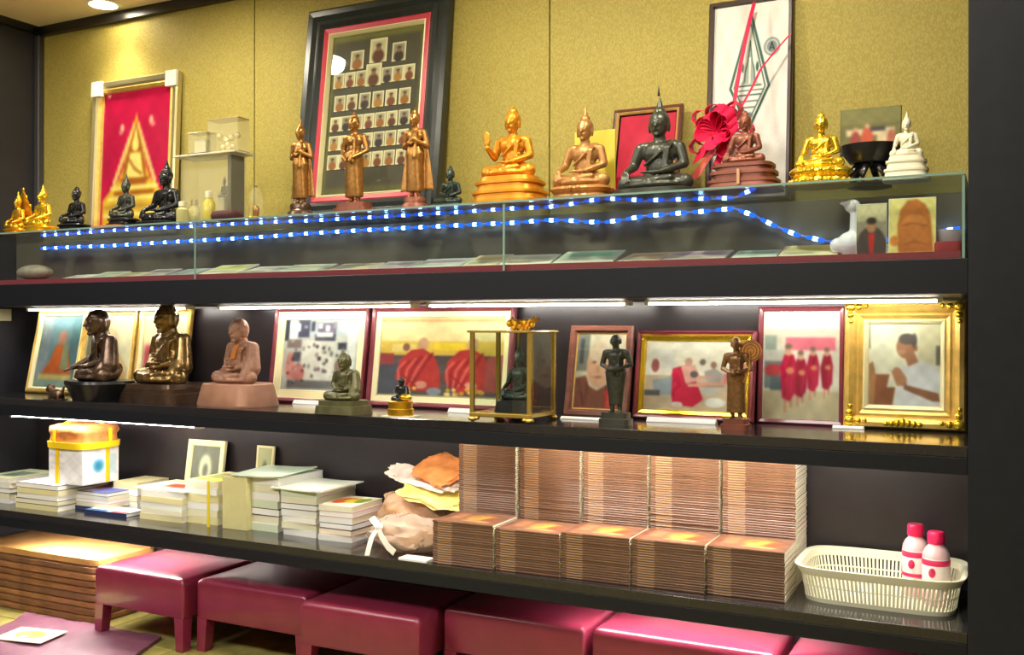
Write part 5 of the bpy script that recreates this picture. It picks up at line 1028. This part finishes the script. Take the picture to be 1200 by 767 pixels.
MB().loft([srect(rx - .012, ry - .012, zr - .022), srect(rx - .002, ry - .002, zr - .004), srect(rx, ry, zr), srect(rx - .006, ry - .006, zr + .001), srect(rx - .014, ry - .014, zr - .004), srect(rx - .018, ry - .018, zr - .022), srect(rx - .012, ry - .012, zr - .022)], 0, False).build('rim', BK, t, 40)
MB().loft([srect(brx, bry, .0), srect(brx + .003, bry + .003, .012), srect(brx, bry, .012), srect(brx - .004, bry - .004, .003)], 0, True).build('base', BK, t, 40)
NB = 118; lo_ = srect_even(brx, bry, .008, NB); hi_ = srect_even(rx - .015, ry - .015, zr - .018, NB); M = MB()
for a, b, c_, d_ in zip(lo_, hi_, lo_[1:] + lo_[:1], hi_[1:] + hi_[:1]):
    tn = (c_ - a).normalized() * .0029; nn = Vector((0, 0, 1)).cross(tn).normalized() * .0011
    M.loft([[tuple(a - tn - nn), tuple(a + tn - nn), tuple(a + tn + nn), tuple(a - tn + nn)], [tuple(b - tn - nn), tuple(b + tn - nn), tuple(b + tn + nn), tuple(b - tn + nn)]])
q = .52; M.loft([srect((brx * (1 - q) + (rx - .015) * q) + e, (bry * (1 - q) + (ry - .015) * q) + e, .008 + (zr - .026) * q + dz) for e, dz in ((.0018, -.0015), (.0018, .0015), (-.0018, .0015), (-.0018, -.0015), (.0018, -.0015))], 0, False)
tag(M.build('bars', BK, t, None), kind='stuff')
def bottle(label, px, Y, h_):
    c = PY(px, 640, Y); r = .0325; t = thing('pink_bottle', label, 'bottle', (c.x, Y, Z3 + .004), R(20), None)
    MB().lathe([(r * .9, 0), (r, .004), (r, h_ * .66), (r * .96, h_ * .71), (r * .8, h_ * .77), (r * .55, h_ * .815), (r * .55, h_ * .85)], 24).build('body', mat('pale_pink_plastic', (232, 192, 190), .3, sss=.1), t, 50)
    MB().lathe([(r * .62, h_ * .835), (r * .64, h_ * .845), (r * .64, h_ * .97), (r * .56, h_)], 24).build('cap', mat('pink_cap', (222, 30, 84), .35), t, 40)
    band = lambda z0, z1: [[(q * math.cos(a * math.pi / 12), q * math.sin(a * math.pi / 12), z) for a in range(24)] for q, z in ((r + .0002, z0), (r + .0006, z0 + .0005), (r + .0006, z1 - .0005), (r + .0002, z1))]
    lb = MB().loft(band(h_ * .2, h_ * .64), 0, False).build('label', mat('label_white', (236, 220, 216), .4), t, True)
    MB().loft([[(x * 1.02, y * 1.02, z) for x, y, z in rg] for rg in band(h_ * .55, h_ * .63)], 0, False).build('label_band', mat('pink_band', (214, 40, 90), .4), lb, True); MB().loft([[(x * 1.02, y * 1.02, z) for x, y, z in rg] for rg in band(h_ * .28, h_ * .33)], 0, False).build('label_band', mat('pink_band', (214, 40, 90), .4), lb, True)
    MB().ell((-r * .55, -r * .86, h_ * .46), (.009, .006, .012)).build('label_mark', mat('pink_band', (214, 40, 90), .4), lb, True)
bottle('pink-capped bottle standing nearer the back panel in the basket', 1073, .285, .186); bottle('pink-capped bottle standing nearer the basket front', 1097, .215, .184)

# ================================================================== UNDER THE SHELVES: stools, mats, cloth
LEA = mat('maroon_leather', (128, 40, 64), .28, var=.08, vscale=12, bump=.06, bscale=120, coat=.25)
def stool(x0, x1, Yf, dep, h_, label, rz=0):
    t = thing('low_stool', label, 'stool', ((x0 + x1) / 2, Yf + dep / 2, 0), rz, 'row of maroon leather stools'); hw, hd = (x1 - x0) / 2, dep / 2; bz = h_ - .135
    MB().sup([(bz, hw - .002, hd - .002), (bz + .004, hw, hd), (h_ - .02, hw, hd), (h_ - .009, hw - .003, hd - .003), (h_ - .003, hw - .009, hd - .009), (h_, hw - .022, hd - .022), (h_ + .003, hw * .5, hd * .5), (h_ + .003, hw * .1, hd * .1)], 44, 96).build('seat', LEA, t, 50)
    MB().loft([srect(hw + e, hd + e, z, 96, 44) for e, z in ((-.001, bz + .002), (.0015, bz + .004), (-.001, bz + .006))], 0, False).build('welt', LEA, t, True)
    for a in (-1, 1):
        for b in (-1, 1): MB().loft([[(a * hw - a * q[0] * .045 * k, b * hd - b * q[1] * .045 * k, z) for q in ((.05, .05), (1, .05), (1, 1), (.05, 1))] for z, k in ((0, .8), (bz + .002, 1.0))]).build('leg', LEA, t)
stool(-2.975, -2.530, .02, .35, .25, 'maroon leather stool beside the stack of brown mats', R(-1))
stool(-2.510, -2.035, .055, .34, .25, 'maroon leather stool second from the brown mats')
stool(-2.015, -1.575, .0, .35, .25, 'maroon leather stool third from the brown mats', R(1))
stool(-1.555, -1.085, .12, .28, .26, 'maroon leather stool under the first brown book stacks')
stool(-1.066, -.545, .13, .27, .26, 'brightly lit maroon leather stool under the brown books beside the pillar stool')
stool(-.520, -.09, .13, .27, .265, 'maroon leather stool against the dark pillar')
# stack of brown mats
random.seed(17); z = 0.0; MATB = [mat('brown_mat_%d' % k, c_, .75, var=.3, vscale=22, bump=.3, bscale=60, stretch=(1, 1, 3)) for k, c_ in enumerate(((138, 92, 52), (124, 82, 46), (150, 102, 60), (118, 80, 50)))]
mlab = ['lowest', 'second', 'third', 'fourth', 'fifth', 'sixth', 'seventh', 'eighth']
for k in range(9):
    th = (.24) / 9 if k < 8 else .032; hw, hd = .35 + random.uniform(-.006, .006), .15 + random.uniform(-.004, .004)
    M = MB(); M.sup([(0, hw - .008, hd - .008), (th * .15, hw - .001, hd - .001), (th * .5, hw, hd), (th * .85, hw - .001, hd - .001), (th * .995, hw - .01, hd - .01)], 16, 64)
    M.v = [(x + .003 * noise.noise((x * 9, y * 9, k * 3.1)), y + .004 * noise.noise((x * 12, k * 5.0, y * 9)), zz) for x, y, zz in M.v]
    o = M.build('folded_mat', MATB[k % 4] if k < 8 else mat('lamplit_mat', (196, 146, 84), .6, var=.15, vscale=15), None, 50); o.location = (-3.415 + random.uniform(-.004, .004), .255, z); z += th  # top mat's lighter tan has the lamplight put into its colour
    tag(o, 'folded brown mat, %s from the floor in the mat stack' % mlab[k] if k < 8 else 'smooth mat, lamplight in its tan colour, topping the brown mat stack', 'mat', 'stack of folded mats')
# purple cloth on the floor with a printed card
A_, B_, E_ = PZ(33, 721, 0), PZ(189, 749, 0), PZ(165, 767, 0); M = MB(); nx, ny = 40, 26; dv = (E_ - B_) * 4.5
vs_ = []
for j in range(ny):
    for i in range(nx):
        p_ = A_.lerp(B_, i / (nx - 1)) + dv * (j / (ny - 1)); x, y = p_.x, p_.y
        vs_.append((x, y, .014 + .006 * noise.noise((x * 7, y * 7, 1)) + .005 * noise.noise((x * 22, y * 15, 4))))
nv_ = len(vs_); vs_ += [(x, y, .001) for x, y, zz in vs_]
fs_ = [(j * nx + i, j * nx + i + 1, (j + 1) * nx + i + 1, (j + 1) * nx + i) for j in range(ny - 1) for i in range(nx - 1)]; fs_ += [tuple(q + nv_ for q in reversed(f_)) for f_ in fs_]
rim = [i for i in range(nx)] + [j * nx + nx - 1 for j in range(1, ny)] + [(ny - 1) * nx + i for i in range(nx - 2, -1, -1)] + [j * nx for j in range(ny - 2, 0, -1)]
fs_ += [(a, b, b + nv_, a + nv_) for a, b in zip(rim, rim[1:] + rim[:1])]
o = M.add(vs_, fs_).build('floor_cloth', mat('plum_cloth', (112, 66, 86), .55, var=.15, vscale=10), None, 60); tag(o, 'plum-coloured padded cloth spread on the floor before the mats', 'cloth')
c = PZ(36, 744, .022); o = MB().bbox(-.1, .1, -.07, .07, 0, .003, .0006).build('printed_card', CREAM); o.location = (c.x, c.y, .0215); o.rotation_euler.z = R(12); tag(o, 'cream printed card with yellow flowers on the plum cloth', 'card')
link_mesh('card_print', print_mesh('card_print', .196, .136, paint(40, 30, [('e', .5, .5, .3, .3, (222, 206, 60)), ('e', .55, .5, .2, .2, (214, 170, 80)), ('e', .35, .45, .12, .15, (240, 226, 90)), ('e', .6, .4, .1, .1, (170, 180, 70)), ('e', .45, .65, .1, .1, (230, 210, 160)), ('n', .15)], (222, 226, 190)), 0, True), o, None, (0, 0, .0034))
